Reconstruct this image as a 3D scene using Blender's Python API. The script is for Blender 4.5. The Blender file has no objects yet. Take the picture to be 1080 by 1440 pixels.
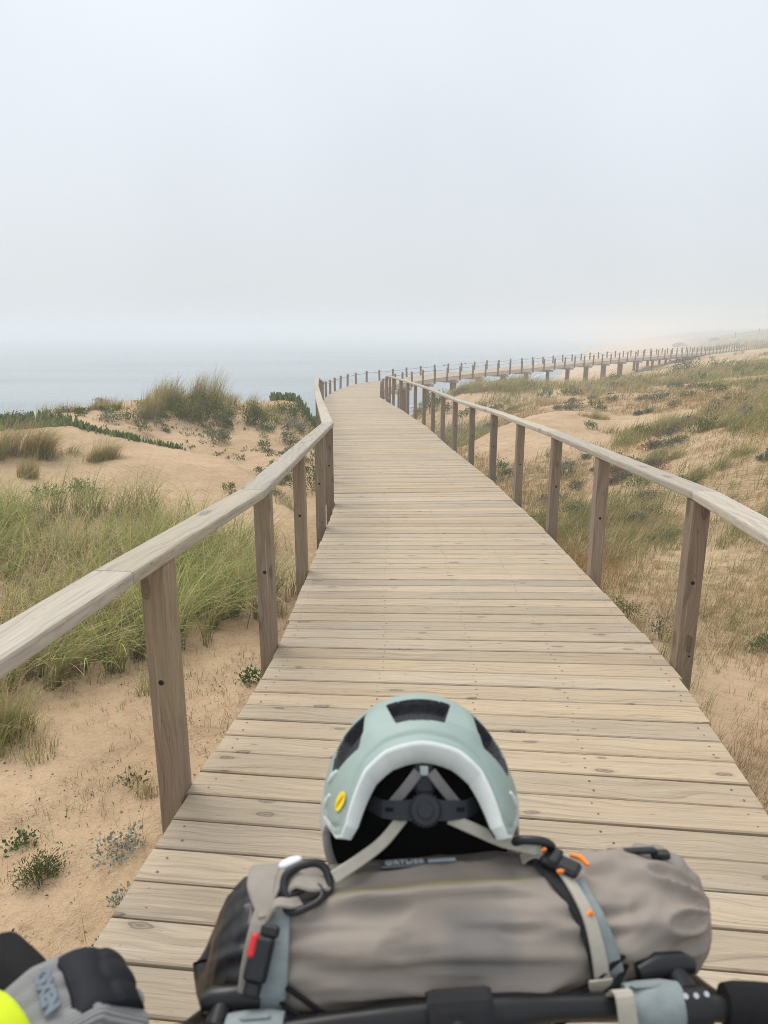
import bpy, bmesh, math, random
import numpy as np
from mathutils import Vector, Matrix

random.seed(7)
RNG = np.random.default_rng(11)
R = math.radians
SC = bpy.context.scene
COL = SC.collection

# ------------------------------------------------------------------ camera
cam_d = bpy.data.cameras.new("camera")
cam = bpy.data.objects.new("camera", cam_d)
COL.objects.link(cam)
cam.location = (0, 0, 1.6)
cam.rotation_euler = (R(90 - 14.25), 0, 0)
cam_d.sensor_fit = 'VERTICAL'
cam_d.sensor_height = 36.0
cam_d.lens = 25.0
cam_d.clip_start = 0.02
cam_d.clip_end = 6000
cam_d.dof.use_dof = True
cam_d.dof.focus_distance = 7.0
cam_d.dof.aperture_fstop = 7.0
SC.camera = cam

# ------------------------------------------------------------------ world, sun, exposure
SUN_EL, SUN_AZ = 58, -35          # azimuth from +Y towards +X
world = bpy.data.worlds.new("World")
SC.world = world
world.use_nodes = True
wt = world.node_tree
wt.nodes.clear()
w_out = wt.nodes.new('ShaderNodeOutputWorld')
w_bg = wt.nodes.new('ShaderNodeBackground')
w_bg.inputs['Strength'].default_value = 0.085
sky = wt.nodes.new('ShaderNodeTexSky')
sky.sky_type = 'NISHITA'
sky.sun_disc = False
sky.sun_elevation = R(SUN_EL)
sky.sun_rotation = R(SUN_AZ)
sky.air_density = 1.0
sky.dust_density = 3.0
w_tc = wt.nodes.new('ShaderNodeTexCoord')
w_sep = wt.nodes.new('ShaderNodeSeparateXYZ')
wt.links.new(w_tc.outputs['Generated'], w_sep.inputs[0])
# overcast cloud deck: brighter overhead than at the horizon, with faint mottling
w_ramp = wt.nodes.new('ShaderNodeValToRGB')
w_ramp.color_ramp.elements[0].position = 0.0
w_ramp.color_ramp.elements[0].color = (5.0, 5.4, 5.8, 1)
w_ramp.color_ramp.elements[1].position = 0.75
w_ramp.color_ramp.elements[1].color = (7.6, 7.85, 8.25, 1)
e = w_ramp.color_ramp.elements.new(0.33)
e.color = (6.2, 6.6, 7.0, 1)
wt.links.new(w_sep.outputs['Z'], w_ramp.inputs[0])
w_nz = wt.nodes.new('ShaderNodeTexNoise')
w_nz.inputs['Scale'].default_value = 2.2
w_nz.inputs['Detail'].default_value = 3
wt.links.new(w_tc.outputs['Generated'], w_nz.inputs['Vector'])
w_mr = wt.nodes.new('ShaderNodeMapRange')
w_mr.inputs['From Min'].default_value = 0.3
w_mr.inputs['From Max'].default_value = 0.7
w_mr.inputs['To Min'].default_value = 0.945
w_mr.inputs['To Max'].default_value = 1.055
wt.links.new(w_nz.outputs['Fac'], w_mr.inputs['Value'])
w_mul = wt.nodes.new('ShaderNodeVectorMath')
w_mul.operation = 'SCALE'
wt.links.new(w_ramp.outputs['Color'], w_mul.inputs[0])
wt.links.new(w_mr.outputs[0], w_mul.inputs['Scale'])
w_mix = wt.nodes.new('ShaderNodeMix')
w_mix.data_type = 'RGBA'
w_mix.inputs['Factor'].default_value = 0.9
wt.links.new(sky.outputs['Color'], w_mix.inputs[6])
wt.links.new(w_mul.outputs[0], w_mix.inputs[7])
wt.links.new(w_mix.outputs[2], w_bg.inputs['Color'])
wt.links.new(w_bg.outputs[0], w_out.inputs['Surface'])

sun_d = bpy.data.lights.new("sun", 'SUN')
sun_d.energy = 1.5
sun_d.angle = R(34)
sun_d.color = (1.0, 0.95, 0.87)
sun = bpy.data.objects.new("sun", sun_d)
COL.objects.link(sun)
_d = Vector((math.sin(R(SUN_AZ)) * math.cos(R(SUN_EL)), math.cos(R(SUN_AZ)) * math.cos(R(SUN_EL)), math.sin(R(SUN_EL))))
sun.rotation_euler = _d.to_track_quat('Z', 'Y').to_euler()

SC.view_settings.view_transform = 'Standard'
SC.view_settings.look = 'None'
SC.view_settings.gamma = 1.0
SC.view_settings.use_curve_mapping = False
SC.view_settings.exposure = 0.70
SC.cycles.max_bounces = 8
SC.cycles.use_adaptive_sampling = False
SC.cycles.use_denoising = True
SC.cycles.denoiser = 'OPENIMAGEDENOISE'
SC.cycles.denoising_input_passes = 'RGB_ALBEDO_NORMAL'
SC.cycles.denoising_prefilter = 'NONE'
SC.cycles.filter_width = 0.95
SC.cycles.diffuse_bounces = 3
SC.cycles.glossy_bounces = 3
SC.cycles.transmission_bounces = 4
SC.cycles.volume_bounces = 3
SC.cycles.transparent_max_bounces = 8

# ------------------------------------------------------------------ node helpers
def new_mat(name):
    m = bpy.data.materials.new(name)
    m.use_nodes = True
    t = m.node_tree
    b = t.nodes['Principled BSDF']
    return m, t, b

def nd(t, kind, **kw):
    n = t.nodes.new(kind)
    for k, v in kw.items():
        if k.startswith('i_'):
            n.inputs[k[2:].replace('_', ' ')].default_value = v
        else:
            setattr(n, k, v)
    return n

def lk(t, a, b):
    t.links.new(a, b)

def ramp(t, fac, stops):
    n = t.nodes.new('ShaderNodeValToRGB')
    el = n.color_ramp.elements
    while len(el) < len(stops):
        el.new(0.5)
    for i, (p, c) in enumerate(stops):
        el[i].position = p
        el[i].color = (c[0], c[1], c[2], 1) if not isinstance(c, (int, float)) else (c, c, c, 1)
    lk(t, fac, n.inputs[0])
    return n.outputs['Color']

def mixc(t, fac, a, b, mode='MIX'):
    n = t.nodes.new('ShaderNodeMix')
    n.data_type = 'RGBA'
    n.blend_type = mode
    for s, i in ((fac, 0), (a, 6), (b, 7)):
        if isinstance(s, (int, float)):
            n.inputs[i].default_value = s
        elif isinstance(s, tuple):
            n.inputs[i].default_value = (s[0], s[1], s[2], 1)
        else:
            lk(t, s, n.inputs[i])
    return n.outputs[2]

def math_n(t, op, a, b=None, clamp=False):
    n = t.nodes.new('ShaderNodeMath')
    n.operation = op
    n.use_clamp = clamp
    for s, i in ((a, 0), (b, 1)):
        if s is None:
            continue
        if isinstance(s, (int, float)):
            n.inputs[i].default_value = s
        else:
            lk(t, s, n.inputs[i])
    return n.outputs[0]

def bump(t, b, h, strength, dist):
    n = nd(t, 'ShaderNodeBump', i_Strength=strength, i_Distance=dist)
    lk(t, h, n.inputs['Height'])
    lk(t, n.outputs[0], b.inputs['Normal'])
    return n

def noise(t, vec, scale, detail=4, rough=0.55):
    n = nd(t, 'ShaderNodeTexNoise', i_Scale=scale, i_Detail=detail, i_Roughness=rough)
    if vec is not None:
        lk(t, vec, n.inputs['Vector'])
    return n.outputs['Fac']

def scaled(t, vec, s):
    n = nd(t, 'ShaderNodeVectorMath', operation='MULTIPLY')
    lk(t, vec, n.inputs[0])
    n.inputs[1].default_value = s
    return n.outputs[0]

def attr(t, name):
    return nd(t, 'ShaderNodeAttribute', attribute_name=name)

# ------------------------------------------------------------------ materials
def wood(name, grey, warm, dark, warmth=0.5, knots=0.10, rough=0.8, stain=(0.30, 0.31, 0.20), stain_amt=0.25):
    """weathered softwood; attribute wc = (along the grain, across, thickness), rnd = one value per board"""
    m, t, b = new_mat(name)
    wc = attr(t, 'wc').outputs['Vector']
    rn = attr(t, 'rnd').outputs['Fac']
    big = noise(t, scaled(t, wc, (0.9, 5, 5)), 1.0, 3)
    base = mixc(t, math_n(t, 'ADD', math_n(t, 'MULTIPLY', rn, 0.55), math_n(t, 'MULTIPLY', math_n(t, 'SUBTRACT', big, 0.5 - warmth * 0.5), 0.9), True), grey, warm)
    # warped growth rings -> long streaks
    warp = noise(t, scaled(t, wc, (1.6, 3, 3)), 1.0, 2)
    cmb = nd(t, 'ShaderNodeVectorMath', operation='ADD')
    lk(t, scaled(t, wc, (1.3, 70, 70)), cmb.inputs[0])
    wv = nd(t, 'ShaderNodeCombineXYZ')
    lk(t, math_n(t, 'MULTIPLY', warp, 14), wv.inputs[1])
    lk(t, wv.outputs[0], cmb.inputs[1])
    gr = noise(t, cmb.outputs[0], 1.0, 3, 0.6)
    fine = noise(t, scaled(t, wc, (5, 420, 420)), 1.0, 2)
    tone = nd(t, 'ShaderNodeMapRange')
    tone.inputs['To Min'].default_value = 0.84
    tone.inputs['To Max'].default_value = 1.10
    lk(t, math_n(t, 'FRACT', math_n(t, 'MULTIPLY', rn, 7.31)), tone.inputs['Value'])
    tn = nd(t, 'ShaderNodeVectorMath', operation='SCALE')
    lk(t, base, tn.inputs[0])
    lk(t, tone.outputs[0], tn.inputs['Scale'])
    base = tn.outputs[0]
    gcol = ramp(t, gr, [(0.28, 0.5), (0.48, 1.0), (0.72, 1.2)])
    c = mixc(t, 0.6, base, gcol, 'MULTIPLY')
    c = mixc(t, 0.55, c, ramp(t, fine, [(0.28, 0.55), (0.5, 1.0), (0.8, 1.1)]), 'MULTIPLY')
    # knots
    sp = nd(t, 'ShaderNodeSeparateXYZ')
    lk(t, wc, sp.inputs[0])
    flat = nd(t, 'ShaderNodeCombineXYZ')
    lk(t, math_n(t, 'MULTIPLY', sp.outputs[0], 2.6), flat.inputs[0])
    lk(t, math_n(t, 'MULTIPLY', math_n(t, 'ADD', sp.outputs[1], math_n(t, 'MULTIPLY', sp.outputs[2], 0.83)), 6.5), flat.inputs[1])
    vo = nd(t, 'ShaderNodeTexVoronoi', i_Scale=1.0, i_Randomness=1.0, voronoi_dimensions='2D')
    wrp = nd(t, 'ShaderNodeTexNoise', i_Scale=3.5, i_Detail=2.0)
    lk(t, flat.outputs[0], wrp.inputs['Vector'])
    wsc = nd(t, 'ShaderNodeVectorMath', operation='MULTIPLY_ADD')
    lk(t, wrp.outputs['Color'], wsc.inputs[0])
    wsc.inputs[1].default_value = (0.16, 0.16, 0.0)
    lk(t, flat.outputs[0], wsc.inputs[2])
    lk(t, wsc.outputs[0], vo.inputs['Vector'])
    sel = nd(t, 'ShaderNodeSeparateColor')
    lk(t, vo.outputs['Color'], sel.inputs[0])
    kd = math_n(t, 'DIVIDE', vo.outputs['Distance'], math_n(t, 'ADD', math_n(t, 'MULTIPLY', sel.outputs[1], 1.1), 0.35))
    on = math_n(t, 'GREATER_THAN', sel.outputs[0], 0.70)
    rings = math_n(t, 'SINE', math_n(t, 'MULTIPLY', kd, 130))
    core = math_n(t, 'MULTIPLY', math_n(t, 'LESS_THAN', kd, knots), on)
    halo = math_n(t, 'MULTIPLY', ramp(t, kd, [(knots * .6, 1.0), (knots * 1.9, 0.0)]), on)
    c = mixc(t, math_n(t, 'MULTIPLY', halo, 0.28), c, dark)
    c = mixc(t, math_n(t, 'MULTIPLY', core, math_n(t, 'ADD', math_n(t, 'MULTIPLY', rings, 0.22), 0.5)), c, dark)
    # algae and grime with a shape of its own
    geo = nd(t, 'ShaderNodeNewGeometry')
    st = noise(t, geo.outputs['Position'], 2.3, 5, 0.65)
    c = mixc(t, math_n(t, 'MULTIPLY', ramp(t, st, [(0.50, 0.0), (0.72, 1.0)]), stain_amt), c, stain)
    # little dark flecks and short splits
    fl = noise(t, scaled(t, wc, (16, 95, 95)), 1.0, 2, 0.6)
    c = mixc(t, ramp(t, fl, [(0.69, 0.0), (0.75, 0.7)]), c, dark)
    # bleached raised grain
    bl = noise(t, scaled(t, wc, (3.0, 120, 120)), 1.0, 3, 0.6)
    c = mixc(t, ramp(t, bl, [(0.60, 0.0), (0.74, 0.45)]), c, (0.55, 0.51, 0.445))
    # fine checks (cracks) running with the grain
    ck = noise(t, scaled(t, wc, (2.2, 160, 160)), 1.0, 2, 0.5)
    c = mixc(t, ramp(t, ck, [(0.70, 0.0), (0.76, 0.6)]), c, (dark[0] * .5, dark[1] * .5, dark[2] * .5))
    lk(t, c, b.inputs['Base Color'])
    b.inputs['Roughness'].default_value = rough
    b.inputs['Specular IOR Level'].default_value = 0.25
    hh = math_n(t, 'ADD', math_n(t, 'MULTIPLY', fine, 0.5), gr)
    bump(t, b, hh, 0.35, 0.004)
    return m

M = {}
M['deck'] = wood('deck_wood', (0.395, 0.335, 0.26), (0.45, 0.342, 0.22), (0.13, 0.095, 0.07), 0.5, 0.075, stain=(0.33, 0.32, 0.25), stain_amt=0.3)
M['rail'] = wood('rail_wood', (0.43, 0.39, 0.33), (0.45, 0.375, 0.265), (0.15, 0.12, 0.10), 0.15, 0.10, 0.7, (0.40, 0.38, 0.22), 0.35)
M['post'] = wood('post_wood', (0.225, 0.18, 0.145), (0.27, 0.195, 0.13), (0.075, 0.052, 0.04), 0.4, 0.12, 0.8, (0.30, 0.27, 0.13), 0.3)
M['beam'] = wood('beam_wood', (0.52, 0.48, 0.42), (0.48, 0.41, 0.32), (0.12, 0.09, 0.07), 0.3, 0.08)
M['pile'] = wood('pile_wood', (0.20, 0.15, 0.115), (0.22, 0.15, 0.10), (0.08, 0.06, 0.045), 0.4, 0.08)

def plain(name, col, rough=0.6, spec=0.4, nz=None, metallic=0.0, sheen=0.0):
    m, t, b = new_mat(name)
    b.inputs['Roughness'].default_value = rough
    b.inputs['Specular IOR Level'].default_value = spec
    b.inputs['Metallic'].default_value = metallic
    b.inputs['Sheen Weight'].default_value = sheen
    if nz:
        sc_, amt, bs = nz
        tc = nd(t, 'ShaderNodeTexCoord')
        f = noise(t, tc.outputs['Object'], sc_, 5, 0.6)
        lo = tuple(max(0, c * (1 - amt)) for c in col)
        hi = tuple(c * (1 + amt) for c in col)
        lk(t, ramp(t, f, [(0.3, lo), (0.7, hi)]), b.inputs['Base Color'])
        if bs:
            bump(t, b, f, bs, 0.002)
    else:
        b.inputs['Base Color'].default_value = (*col, 1)
    return m

M['screw'] = plain('screw_steel', (0.10, 0.09, 0.08), 0.5)
M['hole'] = plain('bolt_hole_dark', (0.008, 0.007, 0.006), 0.9)
M['rope'] = plain('rope_fibre', (0.36, 0.31, 0.24), 0.9, 0.1, (40, 0.3, 0.3))

def leaf_mat(name, trans=0.25, rough=0.55):
    m, t, b = new_mat(name)
    a = attr(t, 'col').outputs['Color']
    lk(t, a, b.inputs['Base Color'])
    b.inputs['Roughness'].default_value = rough
    b.inputs['Specular IOR Level'].default_value = 0.3
    tr = nd(t, 'ShaderNodeBsdfTranslucent')
    lk(t, a, tr.inputs['Color'])
    mx = nd(t, 'ShaderNodeMixShader')
    mx.inputs[0].default_value = trans
    lk(t, b.outputs[0], mx.inputs[1])
    lk(t, tr.outputs[0], mx.inputs[2])
    lk(t, mx.outputs[0], t.nodes['Material Output'].inputs['Surface'])
    return m

M['grass'] = leaf_mat('grass_blade', 0.3)
M['leaf'] = leaf_mat('shrub_leaf', 0.15)

# ------------------------------------------------------------------ object helpers
def tag(o, label=None, cat=None, group=None, kind=None):
    for k, v in (('label', label), ('category', cat), ('group', group), ('kind', kind)):
        if v:
            o[k] = v
    return o

def empty(name, loc, label=None, cat=None, group=None, rz=0.0):
    o = bpy.data.objects.new(name, None)
    o.empty_display_size = 0.05
    o.location = loc
    o.rotation_euler = (0, 0, rz)
    COL.objects.link(o)
    return tag(o, label, cat, group)

def np_mesh(name, V, Q, col=None, extra=None, smooth=False):
    """quads only, numpy arrays"""
    me = bpy.data.meshes.new(name)
    n, q = len(V), len(Q)
    k = Q.shape[1]
    me.vertices.add(n)
    me.vertices.foreach_set('co', np.ascontiguousarray(V, np.float32).ravel())
    me.loops.add(q * k)
    me.loops.foreach_set('vertex_index', np.ascontiguousarray(Q, np.int32).ravel())
    me.polygons.add(q)
    me.polygons.foreach_set('loop_start', np.arange(0, q * k, k, dtype=np.int32))
    me.polygons.foreach_set('use_smooth', np.full(q, smooth, bool))
    me.update(calc_edges=True)
    if col is not None:
        a = me.attributes.new('col', 'FLOAT_COLOR', 'POINT')
        c4 = np.ones((n, 4), np.float32)
        c4[:, :3] = col
        a.data.foreach_set('color', c4.ravel())
    for nm, arr in (extra or {}).items():
        a = me.attributes.new(nm, 'FLOAT', 'POINT')
        a.data.foreach_set('value', np.ascontiguousarray(arr, np.float32))
    return me

def link(name, me, mats, parent=None, loc=None):
    o = bpy.data.objects.new(name, me)
    for m in (mats if isinstance(mats, (list, tuple)) else [mats]):
        if m.name not in [x.name for x in me.materials if x]:
            me.materials.append(m)
    COL.objects.link(o)
    if parent is not None:
        o.parent = parent
    if loc is not None:
        o.location = loc
    return o

class MB:
    """collects polygons; every vertex carries a grain coordinate (wc) and a board value (rnd)"""
    def __init__(s):
        s.v, s.f, s.m, s.wc, s.r, s.sm = [], [], [], [], [], []
    def add(s, verts, faces, mi=0, wc=None, rnd=0.5, smooth=False):
        o = len(s.v)
        s.v += [tuple(p) for p in verts]
        s.f += [tuple(i + o for i in f) for f in faces]
        s.m += [mi] * len(faces)
        s.sm += [smooth] * len(faces)
        s.wc += [tuple(p) for p in (wc if wc is not None else verts)]
        s.r += [rnd] * len(verts)
    def box(s, c, size, Mx=None, ch=0.004, mi=0, rnd=0.5, grain=0, off=None):
        """chamfered box, grain axis 0/1/2"""
        hx, hy, hz = size[0] / 2, size[1] / 2, size[2] / 2
        V, idx = [], {}
        for sx in (-1, 1):
            for sy in (-1, 1):
                for sz in (-1, 1):
                    for ax in range(3):
                        p = [sx * hx, sy * hy, sz * hz]
                        for a in range(3):
                            if a != ax:
                                p[a] -= (sx, sy, sz)[a] * ch
                        idx[(sx, sy, sz, ax)] = len(V)
                        V.append(p)
        F = []
        S = (-1, 1)
        for ax in range(3):
            a, b = [k for k in range(3) if k != ax]
            for sg in S:
                q = []
                for (p, r_) in ((-1, -1), (1, -1), (1, 1), (-1, 1)):
                    k = [0, 0, 0]; k[ax] = sg; k[a] = p; k[b] = r_
                    q.append(idx[(*k, ax)])
                F.append(q)
        for ax in range(3):              # edges along ax
            a, b = [k for k in range(3) if k != ax]
            for p in S:
                for r_ in S:
                    k0 = [0, 0, 0]; k0[ax] = -1; k0[a] = p; k0[b] = r_
                    k1 = list(k0); k1[ax] = 1
                    F.append([idx[(*k0, a)], idx[(*k1, a)], idx[(*k1, b)], idx[(*k0, b)]])
        for sx in S:
            for sy in S:
                for sz in S:
                    F.append([idx[(sx, sy, sz, 0)], idx[(sx, sy, sz, 1)], idx[(sx, sy, sz, 2)]])
        off = off or (random.uniform(0, 50), random.uniform(0, 50), random.uniform(0, 50))
        order = {0: (0, 1, 2), 1: (1, 0, 2), 2: (2, 0, 1)}[grain]
        wc = [(p[order[0]] + off[0], p[order[1]] + off[1], p[order[2]] + off[2]) for p in V]
        c = Vector(c)
        W = [(Mx @ Vector(p) if Mx is not None else Vector(p)) + c for p in V]
        s.add(W, F, mi, wc, rnd)
    def disc(s, c, n, r, mi=0, k=10):
        n = Vector(n).normalized()
        a = n.orthogonal().normalized()
        b = n.cross(a)
        V = [Vector(c) + a * r * math.cos(2 * math.pi * i / k) + b * r * math.sin(2 * math.pi * i / k) for i in range(k)]
        s.add(V, [list(range(k))], mi)
    def build(s, name, mats, parent=None, recalc=True):
        me = bpy.data.meshes.new(name)
        me.from_pydata(s.v, [], s.f)
        me.polygons.foreach_set('material_index', s.m)
        me.polygons.foreach_set('use_smooth', s.sm)
        a = me.attributes.new('wc', 'FLOAT_VECTOR', 'POINT')
        a.data.foreach_set('vector', np.array(s.wc, np.float32).ravel())
        a = me.attributes.new('rnd', 'FLOAT', 'POINT')
        a.data.foreach_set('value', np.array(s.r, np.float32))
        if recalc:
            bm = bmesh.new(); bm.from_mesh(me)
            bmesh.ops.recalc_face_normals(bm, faces=bm.faces)
            bm.to_mesh(me); bm.free()
        return link(name, me, mats, parent)

def frames(P, up=(0, 0, 1)):
    """tangent, side, up along a polyline"""
    P = [Vector(p) for p in P]
    out = []
    for i in range(len(P)):
        a, b = P[max(0, i - 1)], P[min(len(P) - 1, i + 1)]
        t = (b - a).normalized()
        u = Vector(up)
        if abs(t.dot(u)) > 0.95:
            u = Vector((0, 1, 0))
        s_ = t.cross(u).normalized()
        out.append((t, s_, s_.cross(t).normalized()))
    return P, out

def tube(mb, P, rad, k=10, mi=0, smooth=True, caps=True, flat=1.0, up=(0, 0, 1)):
    P, fr = frames(P, up)
    n = len(P)
    V, F, WC = [], [], []
    L = 0
    for i, p in enumerate(P):
        r = rad[i] if isinstance(rad, (list, tuple, np.ndarray)) else rad
        t, s_, u = fr[i]
        if i:
            L += (P[i] - P[i - 1]).length
        for j in range(k):
            a = 2 * math.pi * j / k
            V.append(p + s_ * (r * math.cos(a)) + u * (r * flat * math.sin(a)))
            WC.append((L, r * math.cos(a), r * math.sin(a)))
    for i in range(n - 1):
        for j in range(k):
            F.append([i * k + j, i * k + (j + 1) % k, (i + 1) * k + (j + 1) % k, (i + 1) * k + j])
    mb.add(V, F, mi, WC, 0.5, smooth)
    if caps:
        o = [list(range(k))[::-1], [(n - 1) * k + j for j in range(k)]]
        mb.add(V, o, mi, WC, 0.5, False)

def spline(P, n):
    """Catmull-Rom through P"""
    P = np.array(P, float)
    Q = np.vstack([2 * P[0] - P[1], P, 2 * P[-1] - P[-2]])
    out = []
    for i in range(len(P) - 1):
        for t in np.linspace(0, 1, n, endpoint=False):
            a, b, c, d = Q[i], Q[i + 1], Q[i + 2], Q[i + 3]
            out.append(0.5 * ((2 * b) + (-a + c) * t + (2 * a - 5 * b + 4 * c - d) * t * t + (-a + 3 * b - 3 * c + d) * t ** 3))
    out.append(P[-1])
    return np.array(out)

def vnoise(x, y, seed=0):
    """value noise, numpy"""
    xi, yi = np.floor(x).astype(int), np.floor(y).astype(int)
    fx, fy = x - xi, y - yi
    fx, fy = fx * fx * (3 - 2 * fx), fy * fy * (3 - 2 * fy)
    def h(a, b):
        n = (a * 374761393 + b * 668265263 + seed * 1274126177) & 0x7fffffff
        n = ((n ^ (n >> 13)) * 1274126177) & 0x7fffffff
        return ((n ^ (n >> 16)) & 0xffff) / 65535.0
    return (h(xi, yi) * (1 - fx) + h(xi + 1, yi) * fx) * (1 - fy) + (h(xi, yi + 1) * (1 - fx) + h(xi + 1, yi + 1) * fx) * fy

def fbm(x, y, seed=0, o=4):
    s, a = 0.0, 0.5
    for i in range(o):
        s = s + a * vnoise(x * 2 ** i, y * 2 ** i, seed + i)
        a *= 0.5
    return s

# ------------------------------------------------------------------ the lie of the land: surveyed heights, smoothed
SURVEY = np.array([(-1.17,2.2,-0.55),(-1.73,2.87,-0.6),(-0.73,2.05,-0.5),(-1.52,3.45,-0.6),(-1.15,4.38,-0.65),(-2.6,5.01,-0.68),(-2.44,6.8,-0.72),(-1.38,6.89,-0.75),(-4.2,7.74,-0.7),(-3.2,9.13,-0.72),(-1.56,9.45,-0.8),(-1.19,10.52,-0.85),(-3.39,11.5,-0.54),(-4.71,10.5,-0.52),(-5.55,10.5,-0.41),(-2.68,12.6,-0.68),(-3.96,11,-0.41),(-1.85,12.6,-0.74),(-1.4,12.5,-0.79),(-3.53,14.6,-0.62),(-2.68,14.8,-0.65),(-1.82,15,-0.81),(-4.25,13.6,-0.55),(-5.32,12.6,-0.29),(-6.08,13.2,-0.08),(-7.04,13,-0.16),(-7.09,14.2,-0.1),(-3.84,16,-0.32),(-4.05,17,0.06),(-4.89,17,0.01),(-5.67,16.8,-0.05),(-7.23,16.5,-0.18),(-6.23,16.5,-0.05),(-2.72,17,-0.44),(-3.48,17.5,-0.24),(-2.68,19.3,-0.14),(-2.23,19.5,-0.26),(-1.9,19.5,-0.41),(-2.98,18.8,-0.14),(-3.51,18.6,-0.14),(-2.24,18,-0.24),(-1.8,18,-0.47),(-12,14,-0.2),(-9,22,-1.2),(-4,22,-1.2),(-3.4,26,-2.6),(-4,32,-4.2),(-12,28,-4),(-25,22,-2.5),(-20,40,-6.8),(-5,45,-6.6),(-50,40,-7),(-50,70,-8),(-5,70,-8),(-18,10,-0.3),(-30,12,-1),(-12,4,-0.6),(-6,1,-0.6),(-3,-2,-0.5),(-25,0,-0.6),(-60,5,-2),(0,2,-0.6),(0.5,6,-0.85),(0.3,10,-1.1),(0,15,-1.5),(-0.6,22,-1.7),(-1,30,-3.2),(0,40,-4.5),(2,-2,-0.5),(1.73,2.87,-0.6),(2.2,4.04,-0.72),(2.73,5.5,-0.9),(2.89,7.63,-1),(4.1,7.48,-0.95),(3.95,10.63,-1.1),(3.35,12.6,-1.2),(4.76,10.04,-0.95),(2.93,16.04,-1.3),(2.86,20.31,-1.45),(2.75,27.49,-1.7),(5.31,20.5,-0.6),(4.49,20.5,-0.62),(6.19,20,-0.76),(3.8,20,-0.8),(4.21,17.5,-0.82),(5.62,17.5,-0.89),(3.12,19.5,-0.94),(5.67,12.2,-0.48),(5.9,11,-0.28),(6.9,13,-0.09),(6.67,14.5,-0.21),(5.74,15,-0.65),(9.54,18.5,-0.07),(7.96,19.5,-0.45),(8.92,25,-0.66),(8.3,27,-0.84),(14.51,32,-0.51),(21.42,42,-0.36),(12.08,34,-0.87),(8.74,34,-1.07),(6.9,29,-1.02),(5.22,33,-1.12),(3.7,34,-1.2),(5.77,39,-1.16),(9.12,44,-1.64),(12.8,50,-1.6),(16.54,56,-1.82),(8.35,47,-1.77),(4.24,39,-1.35),(21.51,66,-1.79),(24.7,70,-1.53),(29.36,75,-1.32),(38.27,88,-1.23),(53.64,110,-1.1),(36.23,70,-0.45),(22.56,50,-0.73),(77.39,150,-0.95),(6,60,-4.6),(2,55,-5),(11,56,-2.3),(12,68,-4.2),(20,78,-3.2),(30,90,-2.8),(45,105,-2),(62,135,-1.2),(3,66,-6.8),(14,88,-7),(27,125,-7.1),(46,185,-7.1),(73,275,-7.1),(100,360,-7.1),(150,520,-7.1),(280,900,-7.1),(-10,90,-8.5),(8,130,-8.6),(40,250,-9),(80,400,-9),(-60,200,-12),(160,900,-10),(30,105,-5.4),(48,140,-5),(74,200,-4.8),(104,280,-5.2),(150,420,-5.8),(300,800,-6),(90,190,-2.2),(110,230,-0.8),(140,290,0.6),(172,330,2.2),(230,420,3.2),(220,520,1.2),(400,900,2),(300,500,4),(12,4,-0.5),(25,8,0.2),(40,20,0.6),(60,40,0.8),(90,80,0.8),(130,130,1.5),(120,10,1),(6,-1,-0.5),(20,-2,0)], float)
def _uv(x, y):
    r = y + 5.0
    return np.stack([x / r * 1.6, np.log(r)], -1)
def _fit(L, lam=6e-4):
    q = _uv(L[:, 0], L[:, 1]); n = len(q)
    d = np.linalg.norm(q[:, None] - q[None], axis=-1)
    K = d * d * np.log(d + 1e-9)
    A = np.zeros((n + 3, n + 3)); A[:n, :n] = K + lam * np.eye(n); A[:n, n] = 1; A[:n, n + 1:] = q
    A[n:, :n] = A[:n, n:].T
    b = np.zeros(n + 3); b[:n] = L[:, 2]
    return q, np.linalg.solve(A, b)
_Q, _S = _fit(SURVEY)
SEA_Z = -7.0

def hills(x, y):
    x = np.asarray(x, float); y = np.asarray(y, float)
    sh = x.shape
    q = _uv(x.ravel(), y.ravel()); out = np.zeros(len(q))
    for i in range(0, len(q), 20000):
        d = np.linalg.norm(q[i:i + 20000, None] - _Q[None], axis=-1)
        out[i:i + 20000] = (d * d * np.log(d + 1e-9)) @ _S[:-3] + _S[-3] + q[i:i + 20000] @ _S[-2:]
    return out.reshape(sh)

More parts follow.
